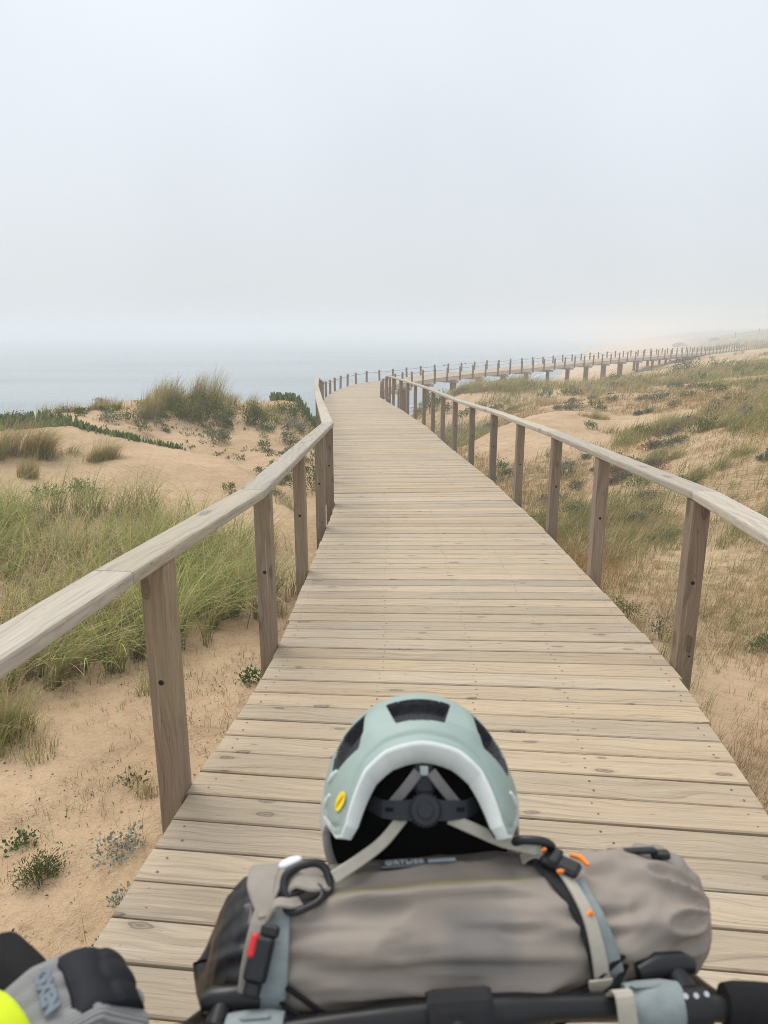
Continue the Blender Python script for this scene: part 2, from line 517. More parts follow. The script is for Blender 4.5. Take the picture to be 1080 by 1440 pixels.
def ground(x, y):
    x = np.asarray(x, float); y = np.asarray(y, float)
    z = hills(x, y)
    dist = np.sqrt(x * x + y * y)
    a = np.clip((dist - 1) / 30, 0, 1)
    z = z + (fbm(x * 1.1, y * 1.1, 3) - 0.47) * (0.06 + 0.10 * a) + (fbm(x * 4.3, y * 4.3, 9, 3) - 0.44) * 0.035
    # sand drift on the left: a lip with a slack behind it, low wind waves on its face
    lx = np.array([-7.0, -5.4, -3.9, -2.9, -2.2, -1.5, -1.0]); ly = np.array([12.6, 12.9, 13.0, 12.3, 11.1, 9.7, 8.8])
    dd = np.full(x.shape, 1e3); sg = np.ones(x.shape)
    for i in range(len(lx) - 1):
        ex, ey = lx[i + 1] - lx[i], ly[i + 1] - ly[i]
        tt = np.clip(((x - lx[i]) * ex + (y - ly[i]) * ey) / (ex * ex + ey * ey), 0, 1)
        ddx, ddy = x - lx[i] - tt * ex, y - ly[i] - tt * ey
        d2 = np.sqrt(ddx * ddx + ddy * ddy)
        s2 = np.sign(ex * ddy - ey * ddx)
        m_ = d2 < dd
        dd = np.where(m_, d2, dd); sg = np.where(m_, s2, sg)
    fade = np.clip((x + 7.2) / 1.5, 0, 1) * np.clip((-0.9 - x) / 0.4, 0, 1)
    lip = np.where(sg < 0, 0.11 * np.exp(-(dd / 0.8) ** 2), 0.11 * np.exp(-(dd / 0.16) ** 2) - 0.13 * np.exp(-((dd - 0.7) / 0.42) ** 2))
    z = z + lip * fade
    face = np.exp(-(((x + 3.2) / 1.6) ** 2 + ((y - 11.0) / 1.3) ** 2))
    wq = x * 0.35 + y * 1.9 + 1.6 * fbm(x * 0.8, y * 0.8, 44, 2)
    z = z + face * 0.028 * (np.abs(((wq * 0.9) % 1.0) - 0.35) * 1.6)
    # trampled, pitted sand close to the boardwalk
    near = np.clip((9 - dist) / 5, 0, 1)
    z = z - near * 0.055 * np.clip(vnoise(x * 3.6, y * 3.6, 61) - 0.55, 0, 1) + near * 0.05 * (fbm(x * 7.5, y * 7.5, 66, 3) - 0.44)
    dunes = np.clip((dist - 14) / 20, 0, 1) * np.clip((z + 4.5) / 1.5, 0, 1)
    pdm = np.full(x.shape, 1e4)
    for qx, qy in PATH_XY[150::9]:
        pdm = np.minimum(pdm, (x - qx) ** 2 + (y - qy) ** 2)
    pdm = np.sqrt(pdm)
    z = z + (fbm(x * 0.28, y * 0.28, 5, 3) - 0.45) * 0.9 * dunes * np.clip((pdm - 3) / 9, 0.1, 1)
    z = z - 0.8 * np.exp(-(pdm / 6.0) ** 2) * np.clip((y - 38) / 6, 0, 1) * np.clip((84 - y) / 14, 0, 1)
    # the sand stays clear of the planks
    px = np.interp(y, _PY, _PX); pz = np.interp(y, _PY, _PZ)
    lim = pz - 0.36 + np.clip((np.abs(x - px) - 1.3) / 0.9, 0, 4) * 1.3
    return np.where(y < 165, np.minimum(z, lim), z)
def gz(x, y):
    return float(ground(np.array([x]), np.array([y]))[0])

# ------------------------------------------------------------------ boardwalk line
PATH_XY = spline([(-0.05, -2.5), (0.12, 0.0), (0.30, 1.8), (0.44, 3.2), (0.50, 5.0), (0.50, 7.5), (0.38, 10.2), (0.08, 14.2), (-0.33, 18.2), (-0.78, 23),
                  (-1.2, 28), (-1.25, 31.5), (-0.95, 35.5), (-0.1, 39.5), (1.6, 43.2), (4.0, 46.9), (7.6, 51.5), (13.0, 57.8), (20, 65.6),
                  (28, 74.2), (38, 86.5), (49, 101.5), (61, 118), (76, 138), (95, 162)], 12)
_pz = np.interp(PATH_XY[:, 1], [-2.5, 0, 7, 14, 17, 22, 28, 33, 42, 55, 66, 75, 100, 120, 140, 162],
                [0.12, 0.0, -0.33, -0.65, -0.73, -0.87, -1.0, -1.08, -1.18, -1.05, -0.85, -0.75, -0.80, -0.82, -0.55, -0.3])
PATH = np.column_stack([PATH_XY, _pz])
_seg = np.linalg.norm(np.diff(PATH_XY, axis=0), axis=1)
PATH_S = np.concatenate([[0], np.cumsum(_seg)])
S_END = float(PATH_S[-1])
def path_at(s):
    p = Vector([float(np.interp(s, PATH_S, PATH[:, k])) for k in range(3)])
    q0 = Vector([float(np.interp(s - 0.4, PATH_S, PATH[:, k])) for k in range(3)])
    q1 = Vector([float(np.interp(s + 0.4, PATH_S, PATH[:, k])) for k in range(3)])
    t = (q1 - q0).normalized()
    n = Vector((t.y, -t.x, 0)).normalized()          # to the right
    return p, t, n
def s_at_y(y):
    return float(np.interp(y, PATH[:, 1], PATH_S))
HALF = 1.10
def deck_z(y):
    return float(np.interp(y, PATH[:, 1], PATH[:, 2]))

_PX, _PY, _PZ = PATH[:, 0], PATH[:, 1], PATH[:, 2]

# ------------------------------------------------------------------ deck edges (surveyed), used by planks, rails and posts
EL = np.array([(-1.20, -2.5), (-0.95, 0), (-0.78, 2.1), (-0.62, 3.6), (-0.575, 8.1), (-1.20, 14), (-1.82, 20), (-2.2, 24.5), (-2.42, 29.5)])
ER = np.array([(1.02, -2.5), (1.20, 0), (1.41, 2.3), (1.58, 3.55), (1.61, 7), (1.54, 10), (1.33, 14), (1.08, 18.3), (0.60, 23.4), (0.0, 28.0)])
def xl(y): return float(np.interp(y, EL[:, 1], EL[:, 0]))
def xr(y): return float(np.interp(y, ER[:, 1], ER[:, 0]))

def plank_end(s, side):
    p, t, n = path_at(s)
    w = HALF
    f = xl if side < 0 else xr
    lim = 28.8 if side < 0 else 27.6
    if p.y < lim + 2:
        for _ in range(6):
            q = p + n * (side * w)
            w += side * (f(q.y) - q.x) / max(0.5, n.x)
        b = min(1, max(0, (p.y - lim) / 2.0))
        w = w * (1 - b) + HALF * b
    return w

# ------------------------------------------------------------------ sand: one sheet to the horizon
def build_sand():
    v = np.concatenate([np.linspace(math.log(1.2), math.log(6.5), 26, endpoint=False), np.linspace(math.log(6.5), math.log(60), 430, endpoint=False),
                        np.linspace(math.log(60), math.log(1500), 130)])
    uu = np.linspace(-1, 1, 520)
    u = np.sign(uu) * (np.abs(uu) * 1.25 + 2.6 * np.abs(uu) ** 5)
    U, Vv = np.meshgrid(u, v)
    r = np.exp(Vv)
    y = r - 5.0
    x = U * r / 1.6
    z = ground(x, y)
    far = np.clip((np.abs(U) - 2.2) / 1.5, 0, 1)
    n0, n1 = U.shape
    Vt = np.stack([x, y, z], -1).reshape(-1, 3)
    i = np.arange(n0 * n1).reshape(n0, n1)
    Q = np.stack([i[:-1, :-1], i[:-1, 1:], i[1:, 1:], i[1:, :-1]], -1).reshape(-1, 4)
    # litter and moss cover: where old plant matter stains the sand
    cover = veg_cover(x, y, z).ravel()
    farv = (np.clip((y - 105) / 80, 0, 1) * np.clip((z + 3.6) / 1.6, 0, 1)).ravel()
    me = np_mesh('sand', Vt, Q, None, {'cover': cover, 'far': farv}, True)
    o = link('sand', me, M['sand'])
    o['kind'] = 'structure'
    return o

BARE = [(5.6, 19.6, 2.0, 1.5), (4.4, 17.6, 1.3, 1.6), (7.0, 18.6, 1.3, 1.2), (11.5, 41, 3.2, 5), (7.0, 33, 1.6, 3), (14, 44, 4, 5), (3.4, 18.2, 1.2, 2.4), (20, 52, 6, 5), (28, 60, 6, 6)]
def veg_cover(x, y, z):
    px = np.interp(y, PATH[:, 1], PATH[:, 0])
    right = np.clip((x - px - 0.4) / 2.5, 0, 1)
    c = right * np.clip((fbm(x * 0.55 + 3, y * 0.4, 21) - 0.30) * 3.2, 0, 1)
    c = c * np.clip((z + 4.2) / 1.2, 0, 1)
    for bx, by, ra, rb in BARE:
        d = ((x - bx) / ra) ** 2 + ((y - by) / rb) ** 2
        c = c * np.clip((d - 0.6) / 0.7, 0, 1)
    c = c * np.clip((y - 2) / 6, 0.25, 1)
    far = np.clip((y - 120) / 120, 0, 1) * np.clip((z + 3.5) / 2, 0, 1)
    c = np.maximum(c, far * 0.95)
    # a little under the left grass field
    lf = np.exp(-(((x + 2.8) / 1.9) ** 2 + ((y - 7.2) / 1.7) ** 2))
    return np.clip(np.maximum(c, lf * 0.6), 0, 1)

def sand_mat():
    m, t, b = new_mat('dune_sand')
    geo = nd(t, 'ShaderNodeNewGeometry')
    P = geo.outputs['Position']
    n1 = noise(t, P, 0.9, 5, 0.6)
    n2 = noise(t, P, 14, 5, 0.65)
    n3 = noise(t, P, 260, 2, 0.5)
    c = ramp(t, n1, [(0.3, (0.44, 0.31, 0.19)), (0.7, (0.59, 0.43, 0.275))])
    c = mixc(t, 0.35, c, ramp(t, n2, [(0.32, 0.72), (0.5, 1.0), (0.72, 1.08)]), 'MULTIPLY')
    c = mixc(t, 0.4, c, ramp(t, n3, [(0.3, 0.7), (0.5, 1.0), (0.7, 1.15)]), 'MULTIPLY')
    # specks of dry plant litter
    vo = nd(t, 'ShaderNodeTexVoronoi', i_Scale=26.0)
    lk(t, P, vo.inputs['Vector'])
    spk = math_n(t, 'MULTIPLY', math_n(t, 'LESS_THAN', vo.outputs['Distance'], 0.17), math_n(t, 'GREATER_THAN', noise(t, P, 1.7, 3), 0.52))
    c = mixc(t, math_n(t, 'MULTIPLY', spk, 0.5), c, (0.13, 0.085, 0.05))
    cov = attr(t, 'cover').outputs['Fac']
    cn = noise(t, P, 5.5, 5, 0.7)
    veg = ramp(t, noise(t, P, 0.35, 4, 0.6), [(0.38, (0.34, 0.21, 0.09)), (0.55, (0.26, 0.21, 0.10)), (0.68, (0.15, 0.15, 0.07))])
    f = math_n(t, 'MULTIPLY', cov, ramp(t, cn, [(0.40, 0.0), (0.62, 0.85)]))
    c = mixc(t, f, c, veg)
    fa = attr(t, 'far').outputs['Fac']
    fn = noise(t, scaled(t, P, (0.05, 0.03, 0.0)), 1.0, 5, 0.65)
    c = mixc(t, math_n(t, 'MULTIPLY', fa, ramp(t, fn, [(0.40, 0.95), (0.62, 0.35)])), c, (0.15, 0.165, 0.085))
    lk(t, c, b.inputs['Base Color'])
    b.inputs['Roughness'].default_value = 0.95
    b.inputs['Specular IOR Level'].default_value = 0.1
    # wind ripples, footprints, grain
    wv = nd(t, 'ShaderNodeTexWave', wave_type='BANDS', bands_direction='DIAGONAL')
    wv.inputs['Scale'].default_value = 5.0
    wv.inputs['Distortion'].default_value = 5.5
    wv.inputs['Detail'].default_value = 3
    wv.inputs['Detail Scale'].default_value = 0.7
    lk(t, P, wv.inputs['Vector'])
    v2 = nd(t, 'ShaderNodeTexVoronoi', i_Scale=3.4, feature='SMOOTH_F1')
    v2.inputs['Smoothness'].default_value = 0.7
    lk(t, P, v2.inputs['Vector'])
    h = math_n(t, 'ADD', math_n(t, 'MULTIPLY', wv.outputs['Fac'], 0.16), math_n(t, 'MULTIPLY', v2.outputs['Distance'], 0.9))
    h = math_n(t, 'ADD', h, math_n(t, 'MULTIPLY', noise(t, P, 9, 6, 0.7), 0.9))
    h = math_n(t, 'ADD', h, math_n(t, 'MULTIPLY', n3, 0.05))
    bump(t, b, h, 0.75, 0.09)
    return m
M['sand'] = sand_mat()
build_sand()

# ------------------------------------------------------------------ sea
def sea_mat():
    m, t, b = new_mat('sea_water')
    geo = nd(t, 'ShaderNodeNewGeometry')
    P = geo.outputs['Position']
    s1 = noise(t, scaled(t, P, (0.10, 0.30, 1)), 1.0, 6, 0.65)
    s2 = noise(t, scaled(t, P, (0.012, 0.05, 1)), 1.0, 3, 0.5)
    c = ramp(t, s2, [(0.35, (0.15, 0.20, 0.225)), (0.65, (0.23, 0.28, 0.305))])
    lk(t, c, b.inputs['Base Color'])
    b.inputs['Roughness'].default_value = 0.32
    b.inputs['IOR'].default_value = 1.33
    bump(t, b, s1, 0.9, 0.9)
    return m
M['sea'] = sea_mat()
mb = MB()
xs = [-2400, -600, -150, 0, 150, 600, 2400]; ys = [-80, 40, 120, 300, 800, 1600]
mb.add([(x, y, SEA_Z) for y in ys for x in xs], [[j * 7 + i, j * 7 + i + 1, j * 7 + i + 8, j * 7 + i + 7] for j in range(5) for i in range(6)])
mb.build('sea', M['sea'])['kind'] = 'structure'

# surf: low rounded lines of foam lying on the shallow water
def foam_mat():
    m, t, b = new_mat('surf_foam')
    b.inputs['Base Color'].default_value = (0.75, 0.77, 0.78, 1)
    b.inputs['Roughness'].default_value = 0.9
    return m
M['foam'] = foam_mat()
mb = MB()
for k, off in enumerate((2.0, 9.0, 19.0)):
    pts = [(3, 66), (14, 88), (27, 125), (46, 185), (73, 275), (100, 360), (150, 520)]
    P = spline(pts, 14)
    P = np.column_stack([P[:, 0] - off + 3 * (fbm(P[:, 1] * 0.05, P[:, 1] * 0 + k, 40 + k) - 0.5), P[:, 1], np.full(len(P), SEA_Z)])
    seg = []
    for i, p in enumerate(P):
        if vnoise(np.array([p[1] * 0.045]), np.array([k * 9.1]), 77)[0] > 0.42:
            seg.append(p)
        else:
            if len(seg) > 3:
                tube(mb, seg, [0.05 + 0.16 * math.sin(math.pi * j / (len(seg) - 1)) for j in range(len(seg))], 6, flat=0.35)
            seg = []
    if len(seg) > 3:
        tube(mb, seg, [0.05 + 0.16 * math.sin(math.pi * j / (len(seg) - 1)) for j in range(len(seg))], 6, flat=0.35)
mb.build('surf', M['foam'])['kind'] = 'stuff'

# ------------------------------------------------------------------ boardwalk
bw = empty('boardwalk', (0.3, 1.5, deck_z(1.5)), 'long weathered plank boardwalk winding over the dunes towards the beach', 'boardwalk')
bw_off = Matrix.Translation(-bw.location)
def into(o, root):
    """keep world position under a root that has only a translation"""
    o.parent = root
    o.matrix_parent_inverse = root.matrix_basis.inverted()
    return o

PITCH, GAP = 0.1535, 0.0085
mb = MB()
k = 0
s = 0.0
while s < S_END - 0.2:
    a, b_ = s + GAP / 2, s + PITCH - GAP / 2
    mid = (a + b_) / 2
    p, t, n = path_at(mid)
    wl = plank_end(mid, -1) + random.gauss(0, 0.004)
    wr = plank_end(mid, 1) + random.gauss(0, 0.004)
    dz = random.gauss(0, 0.0016)
    rnd = random.random()
    ch = 0.005
    pa, _, na = path_at(a)
    pb, _, nb = path_at(b_)
    th = 0.04
    def pt(q, nn, w, z): return Vector((q.x + nn.x * w, q.y + nn.y * w, q.z + z))
    tt = t * ch
    tl = Vector((0, 0, random.gauss(0, 0.0012)))
    top = [pt(pa, na, -wl + ch, dz) + tt - tl, pt(pa, na, wr - ch, dz) + tt + tl, pt(pb, nb, wr - ch, dz) - tt + tl, pt(pb, nb, -wl + ch, dz) - tt - tl]
    rim = [pt(pa, na, -wl, dz - ch) - tl, pt(pa, na, wr, dz - ch) + tl, pt(pb, nb, wr, dz - ch) + tl, pt(pb, nb, -wl, dz - ch) - tl]
    bot = [pt(pa, na, -wl, -th), pt(pa, na, wr, -th), pt(pb, nb, wr, -th), pt(pb, nb, -wl, -th)]
    ou, ov, ow = random.uniform(0, 80), random.uniform(0, 80), random.uniform(0, 9)
    flip = random.choice((-1, 1))
    wcs = []
    for grp in (top, rim, bot):
        for i, q in enumerate(grp):
            wcs.append((ou + flip * (-wl if i in (0, 3) else wr), ov + (0 if i < 2 else PITCH) , ow + (0 if grp is top else 0.005 if grp is rim else 0.04)))
    F = [[0, 1, 2, 3], [4, 5, 1, 0], [5, 6, 2, 1], [6, 7, 3, 2], [7, 4, 0, 3], [8, 9, 5, 4], [9, 10, 6, 5], [10, 11, 7, 6], [11, 8, 4, 7], [11, 10, 9, 8]]
    mb.add(top + rim + bot, F, 0, wcs, rnd)
    if p.y < 14:
        for w in (-wl + 0.07, -wl + 0.62, (wr - wl) / 2 + 0.02, wr - 0.62, wr - 0.07):
            for f in (0.27, 0.73):
                q = pa.lerp(pb, f + random.gauss(0, 0.03))
                mb.disc(pt(q, n, w + random.gauss(0, 0.008), dz + 0.0012), (0, 0, 1), random.uniform(0.0036, 0.0054), 1, 7)
    s += PITCH
    k += 1
into(mb.build('deck', [M['deck'], M['screw']], None, recalc=False), bw)

def edge_beam(side, inset, top, h, w):
    ss = np.arange(0.0, S_END - 0.1, 0.8)
    mb = MB()
    V, F, WC = [], [], []
    for s in ss:
        p, t, n = path_at(s)
        e = plank_end(s, side) - inset
        for dx, dz in ((-w / 2, top), (w / 2, top), (w / 2, top - h), (-w / 2, top - h)):
            V.append((p.x + n.x * side * (e + dx), p.y + n.y * side * (e + dx), p.z + dz))
            WC.append((s, dx + side, dz))
    m_ = len(ss)
    for i in range(m_ - 1):
        for j in range(4):
            F.append([i * 4 + j, i * 4 + (j + 1) % 4, (i + 1) * 4 + (j + 1) % 4, (i + 1) * 4 + j])
    mb.add(V, F, 0, WC, 0.4)
    into(mb.build('edge_beam', M['beam']), bw)
for sd in (-1, 1):
    edge_beam(sd, 0.014, -0.042, 0.19, 0.045)
    edge_beam(sd, 0.55, -0.042, 0.17, 0.045)

s_p = s_at_y(4.0)
n_pile = 0
while s_p < S_END - 1 and n_pile < 96:
    p, t, n = path_at(s_p)
    rot = Matrix((n, t, Vector((0, 0, 1)))).transposed()
    far_part = p.y > 33
    wl, wr = plank_end(s_p, -1), plank_end(s_p, 1)
    if p.y > 1:
        mb = MB()
        mb.box(p + n * ((wr - wl) / 2) + Vector((0, 0, -0.235 - 0.09)), (wl + wr + (0.55 if far_part else -0.1), 0.10, 0.18), rot, 0.006, 0, random.random(), 0)
        into(mb.build('cross_beam', M['beam']), bw)
        for w in (-wl + 0.18, wr - 0.18):
            q = p + n * w
            g = gz(q.x, q.y) - 0.6
            top = p.z - 0.42
            if top - g > 0.15:
                mb = MB()
                mb.box(Vector((q.x, q.y, (top + g) / 2)), (0.20, 0.20, top - g), rot, 0.012, 0, random.random(), 2)
                into(mb.build('pile', M['pile']), bw)
                n_pile += 1
    s_p += 3.34

# ------------------------------------------------------------------ handrails
def rounded_section(w, h, r):
    out = []
    for cx, cy, a0 in ((w / 2 - r, h / 2 - r, 0), (-w / 2 + r, h / 2 - r, 90), (-w / 2 + r, -h / 2 + r, 180), (w / 2 - r, -h / 2 + r, 270)):
        for a in (0, 45, 90):
            out.append((cx + r * math.cos(R(a0 + a)), cy + r * math.sin(R(a0 + a))))
    return out

RAIL_W, RAIL_H = 0.135, 0.048
def rail_mesh(pts, breaks):
    """pts: rail centreline; a board per stretch between breaks, mitred at the corners"""
    mb = MB()
    P, fr = frames(pts)
    sec = rounded_section(RAIL_W, RAIL_H, 0.011)
    k = len(sec)
    def ring(p, t, s_, u, off, ex):
        V, W = [], []
        for a, b in sec:
            V.append(p + s_ * a + u * b)
            W.append((off[0] + ex, off[1] + a, off[2] + b))
        return V, W
    def side_of(a, b):
        t = (b - a).normalized()
        s_ = t.cross(Vector((0, 0, 1))).normalized()
        return t, s_, s_.cross(t)
    for i in range(len(P) - 1):
        A, B = P[i], P[i + 1]
        t, s_, u = side_of(A, B)
        L = (B - A).length
        off = (random.uniform(0, 50), random.uniform(0, 50), random.uniform(0, 50))
        n = max(1, int(L / breaks + 0.5))
        for j in range(n):
            g = 0.002
            a, b = j * L / n + g, (j + 1) * L / n - g
            V, W = [], []
            for d in (a, b):
                V0, W0 = ring(A + t * d, t, s_, u, off, d)
                # mitre at the true ends of the stretch
                if (j == 0 and d == a and i > 0) or (j == n - 1 and d == b and i < len(P) - 2):
                    Cn = P[i] if d == a else P[i + 1]
                    o = P[i - 1] if d == a else P[i + 2]
                    t2, s2, _ = side_of(o, Cn) if d == a else side_of(Cn, o)
                    bis = (t + t2).normalized()
                    V0 = [v - t * ((v - Cn).dot(bis) / t.dot(bis)) for v in V0]
                    V0 = [v + t * (g if d == a else -g) for v in V0]
                V += V0; W += W0
            F = [[q, (q + 1) % k, k + (q + 1) % k, k + q] for q in range(k)]
            F += [list(range(k))[::-1], list(range(k, 2 * k))]
            off = (off[0] + 0.0, off[1] + random.choice((0, 7.7)), off[2])
            mb.add(V, F, 0, W, min(1, max(0, random.gauss(0.35, 0.25))))
    return mb

def add_railing(label, edge, side, ys, rail_ys, end_ramp):
    f = xl if side < 0 else xr
    z0 = deck_z(ys[0])
    root = empty('railing', (f(ys[1]) + side * 0.06, ys[1], deck_z(ys[1])), label, 'railing')
    pts = []
    for y, h in rail_ys:
        pts.append((f(y) + side * 0.066, y, deck_z(y) + h))
    into(rail_mesh(pts, 3.3).build('top_rail', M['rail']), root)
    for i, y in enumerate(ys):
        hh = float(np.interp(y, [r[0] for r in rail_ys], [r[1] + 0 for r in rail_ys])) - RAIL_H / 2 - 0.002
        e0 = Vector((f(y - 0.3), y - 0.3, 0)); e1 = Vector((f(y + 0.3), y + 0.3, 0))
        t = (e1 - e0).normalized()
        n = Vector((t.y, -t.x, 0)) * 1.0
        rot = Matrix((n, t, Vector((0, 0, 1)))).transposed()
        c = Vector((f(y) + side * 0.050, y, 0))
        dz = deck_z(y)
        # the rail runs straight between its corners: take its height there
        ry = [r[0] for r in rail_ys]
        zt = float(np.interp(y, ry, [p[2] for p in pts])) - RAIL_H / 2 - 0.002
        zb = dz - 0.33
        mb = MB()
        mb.box(Vector((c.x, c.y, (zt + zb) / 2)), (0.088, 0.108, zt - zb), rot, 0.004, 0, random.random(), 2)
        rg = random.Random(i * 7 + side)
        mb.disc(c - t * 0.0552 + Vector((0, 0, dz + 0.47 + rg.uniform(-0.02, 0.02))) + n * rg.uniform(-.008, .008), -t, 0.0105, 1, 14)
        if rg.random() < 0.35:
            mb.disc(c - t * 0.0552 + Vector((0, 0, dz + 0.07)) + n * 0.018, -t, 0.006, 1, 10)
        into(mb.build('post', [M['post'], M['hole']]), root)
    return root

HR = 0.952
add_railing('weathered timber handrail on square posts along the left edge of the boardwalk', EL, -1,
            [-2.0, -0.6, 0.9, 2.385, 3.82, 5.38, 6.95, 8.2, 9.9, 11.6, 13.3, 15, 16.7, 18.4, 20.1, 21.8, 23.5, 25.2, 26.9, 28.6],
            [(-2.2, HR), (0.0, HR), (2.1, HR), (3.6, HR), (8.1, HR), (14, HR), (20, HR), (24.5, HR + .03), (29.3, 0.60)], True)
add_railing('weathered timber handrail on square posts along the right edge of the boardwalk', ER, 1,
            [-1.5, 0.2, 1.9, 3.58, 5.28, 6.78, 8.45, 10.2, 12.0, 13.9, 15.6, 17.3, 19.0, 20.7, 22.4, 24.1, 25.8, 27.5],
            [(-1.8, HR), (0.0, HR), (2.3, HR), (3.55, HR), (7, HR), (10, HR), (14, HR), (18.3, HR), (23.4, HR), (27.3, HR), (27.9, 0.80)], True)

# ------------------------------------------------------------------ low rope fences beyond the handrails
def rope_fence(label, side, y0):
    s0 = s_at_y(y0)
    p, t, n = path_at(s0)
    root = empty('rope_fence', p + n * side * HALF, label, 'fence')
    tops = []
    s = s0
    while s < S_END - 0.5:
        p, t, n = path_at(s)
        rot = Matrix((n, t, Vector((0, 0, 1)))).transposed()
        h = 0.60 + random.gauss(0, 0.015)
        w = plank_end(s, side) + 0.05
        c = p + n * (side * w)
        mb = MB()
        mb.box(c + Vector((0, 0, (h - 0.30) / 2)), (0.095, 0.095, h + 0.30), rot @ Matrix.Rotation(random.gauss(0, 0.02), 3, 'Y'), 0.008, 0, random.random(), 2)
        into(mb.build('post', M['post']), root)
        tops.append(c + Vector((0, 0, h - 0.09)))
        s += 1.67
    P = []
    for a, b in zip(tops, tops[1:]):
        for k in range(5):
            f = k / 5
            P.append(a.lerp(b, f) - Vector((0, 0, 0.16 * f * (1 - f))))
    P.append(tops[-1])
    mb = MB()
    tube(mb, P, 0.013, 5)
    into(mb.build('rope', M['rope']), root)
rope_fence('low rope fence of short posts on the seaward side of the far boardwalk', -1, 30.2)
rope_fence('low rope fence of short posts on the landward side of the far boardwalk', 1, 29.6)

# ------------------------------------------------------------------ vegetation builders (numpy)
def blades(P, h, lean, bend, width, c0, c1, levels=4, twist=None):
    """P (n,3) roots; h heights; lean (n,2) unit direction; bend 0..1.2; c0/c1 (n,3) colour at root and tip"""
    n = len(P)
    az = RNG.uniform(0, 2 * math.pi, n) if twist is None else twist
    wx, wy = np.cos(az), np.sin(az)
    V = np.zeros((n, levels, 2, 3)); C = np.zeros((n, levels, 2, 3))
    for i in range(levels):
        t = i / (levels - 1)
        up = h * (t - 0.42 * np.minimum(bend, 1.3) * t * t)
        out = h * bend * (0.25 * t + 0.75 * t * t) * 0.9
        w = width * (1 - 0.88 * t ** 1.6) * 0.5
        cx = P[:, 0] + lean[:, 0] * out; cy = P[:, 1] + lean[:, 1] * out; cz = P[:, 2] + up - (0.02 if i == 0 else 0)
        for k, sg in ((0, -1), (1, 1)):
            V[:, i, k, 0] = cx + sg * wx * w; V[:, i, k, 1] = cy + sg * wy * w; V[:, i, k, 2] = cz
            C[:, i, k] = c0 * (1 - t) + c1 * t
    idx = np.arange(n * levels * 2).reshape(n, levels, 2)
    Q = np.stack([idx[:, :-1, 0], idx[:, :-1, 1], idx[:, 1:, 1], idx[:, 1:, 0]], -1).reshape(-1, 4)
    return V.reshape(-1, 3), Q, C.reshape(-1, 3)

def merge(parts):
    V, Q, C, o = [], [], [], 0
    for v, q, c in parts:
        V.append(v); Q.append(q + o); C.append(c); o += len(v)
    return np.vstack(V), np.vstack(Q), np.vstack(C)

GREEN = np.array([[0.20, 0.25, 0.05], [0.26, 0.31, 0.07], [0.15, 0.21, 0.05], [0.32, 0.35, 0.10], [0.22, 0.26, 0.10], [0.42, 0.41, 0.13]])
STRAW = np.array([[0.42, 0.33, 0.16], [0.36, 0.27, 0.13], [0.48, 0.40, 0.22], [0.30, 0.22, 0.11]])
OCHRE = np.array([[0.41, 0.255, 0.09], [0.37, 0.23, 0.085], [0.47, 0.32, 0.13], [0.34, 0.23, 0.10]])
OLIVE = np.array([[0.30, 0.275, 0.085], [0.24, 0.245, 0.075], [0.37, 0.325, 0.13], [0.20, 0.215, 0.06]])
def pick(pal, n, jit=0.16):
    return pal[RNG.integers(0, len(pal), n)] * RNG.uniform(1 - jit, 1 + jit, (n, 1))

def wind(n, spread=0.9, base=0.0):
    a = RNG.normal(base, spread, n)
    return np.stack([np.cos(a), np.sin(a)], -1)

def tussock(P0, w, h, n, green=0.6, bend=(0.2, 0.7), width=0.006, base=0.0, spread=0.8, splay=0.6, seed_heads=0.0):
    """one marram clump round P0 (world); returns arrays relative to P0"""
    r = np.sqrt(RNG.random(n)) * w * 0.36
    a = RNG.uniform(0, 2 * math.pi, n)
    x, y = r * np.cos(a), r * np.sin(a) * 0.8
    if w > 0.55:                                   # several crowns grown together
        m = max(4, int(w * 6))
        ca = RNG.uniform(0, 2 * math.pi, m); cr = np.sqrt(RNG.random(m)) * w * 0.46
        ch = RNG.uniform(0.5, 1.1, m)
        kk = RNG.choice(m, n, p=ch ** 2 / (ch ** 2).sum())
        s_ = RNG.normal(0, 0.055 + 0.03 * w, (n, 2))
        x = cr[kk] * np.cos(ca[kk]) + s_[:, 0]; y = cr[kk] * np.sin(ca[kk]) * 0.7 + s_[:, 1]
        h = h * ch[kk] * np.clip(1.15 - 0.5 * cr[kk] / (w * 0.46), 0.5, 1.2)
        r = np.hypot(s_[:, 0], s_[:, 1]) * 2.2
        r = np.minimum(r, w * 0.36)
        a = np.arctan2(s_[:, 1], s_[:, 0])
    z = ground(P0[0] + x, P0[1] + y) - P0[2]
    rad = np.stack([np.cos(a), np.sin(a)], -1) * (r / (w * 0.36))[:, None]
    ln = wind(n, spread, base) + rad * splay
    ln /= np.linalg.norm(ln, axis=1, keepdims=True) + 1e-6
    g = RNG.random(n) < green
    c0 = np.where(g[:, None], pick(GREEN, n), pick(STRAW, n) * 0.8)
    c1 = np.where(g[:, None], pick(GREEN, n) * 0.55 + pick(STRAW, n) * 0.6, pick(STRAW, n) * 1.25)
    hh = h * np.where(RNG.random(n) < 0.25, RNG.uniform(0.9, 1.25, n), RNG.uniform(0.35, 0.95, n)) * (1 - 0.3 * (r / (w * 0.36)) ** 2)
    out = [blades(np.stack([x, y, z], -1), hh, ln, RNG.uniform(*bend, n), width * RNG.uniform(0.7, 1.3, n), c0, c1)]
    m = int(n * seed_heads)
    if m:
        k = RNG.integers(0, n, m)
        out.append(blades(np.stack([x, y, z], -1)[k], (h[k] if isinstance(h, np.ndarray) else h) * RNG.uniform(0.95, 1.25, m), ln[k], RNG.uniform(0.15, 0.5, m), np.full(m, width * 0.8), pick(STRAW, m), pick(STRAW, m) * 1.15, 5))
    return merge(out)

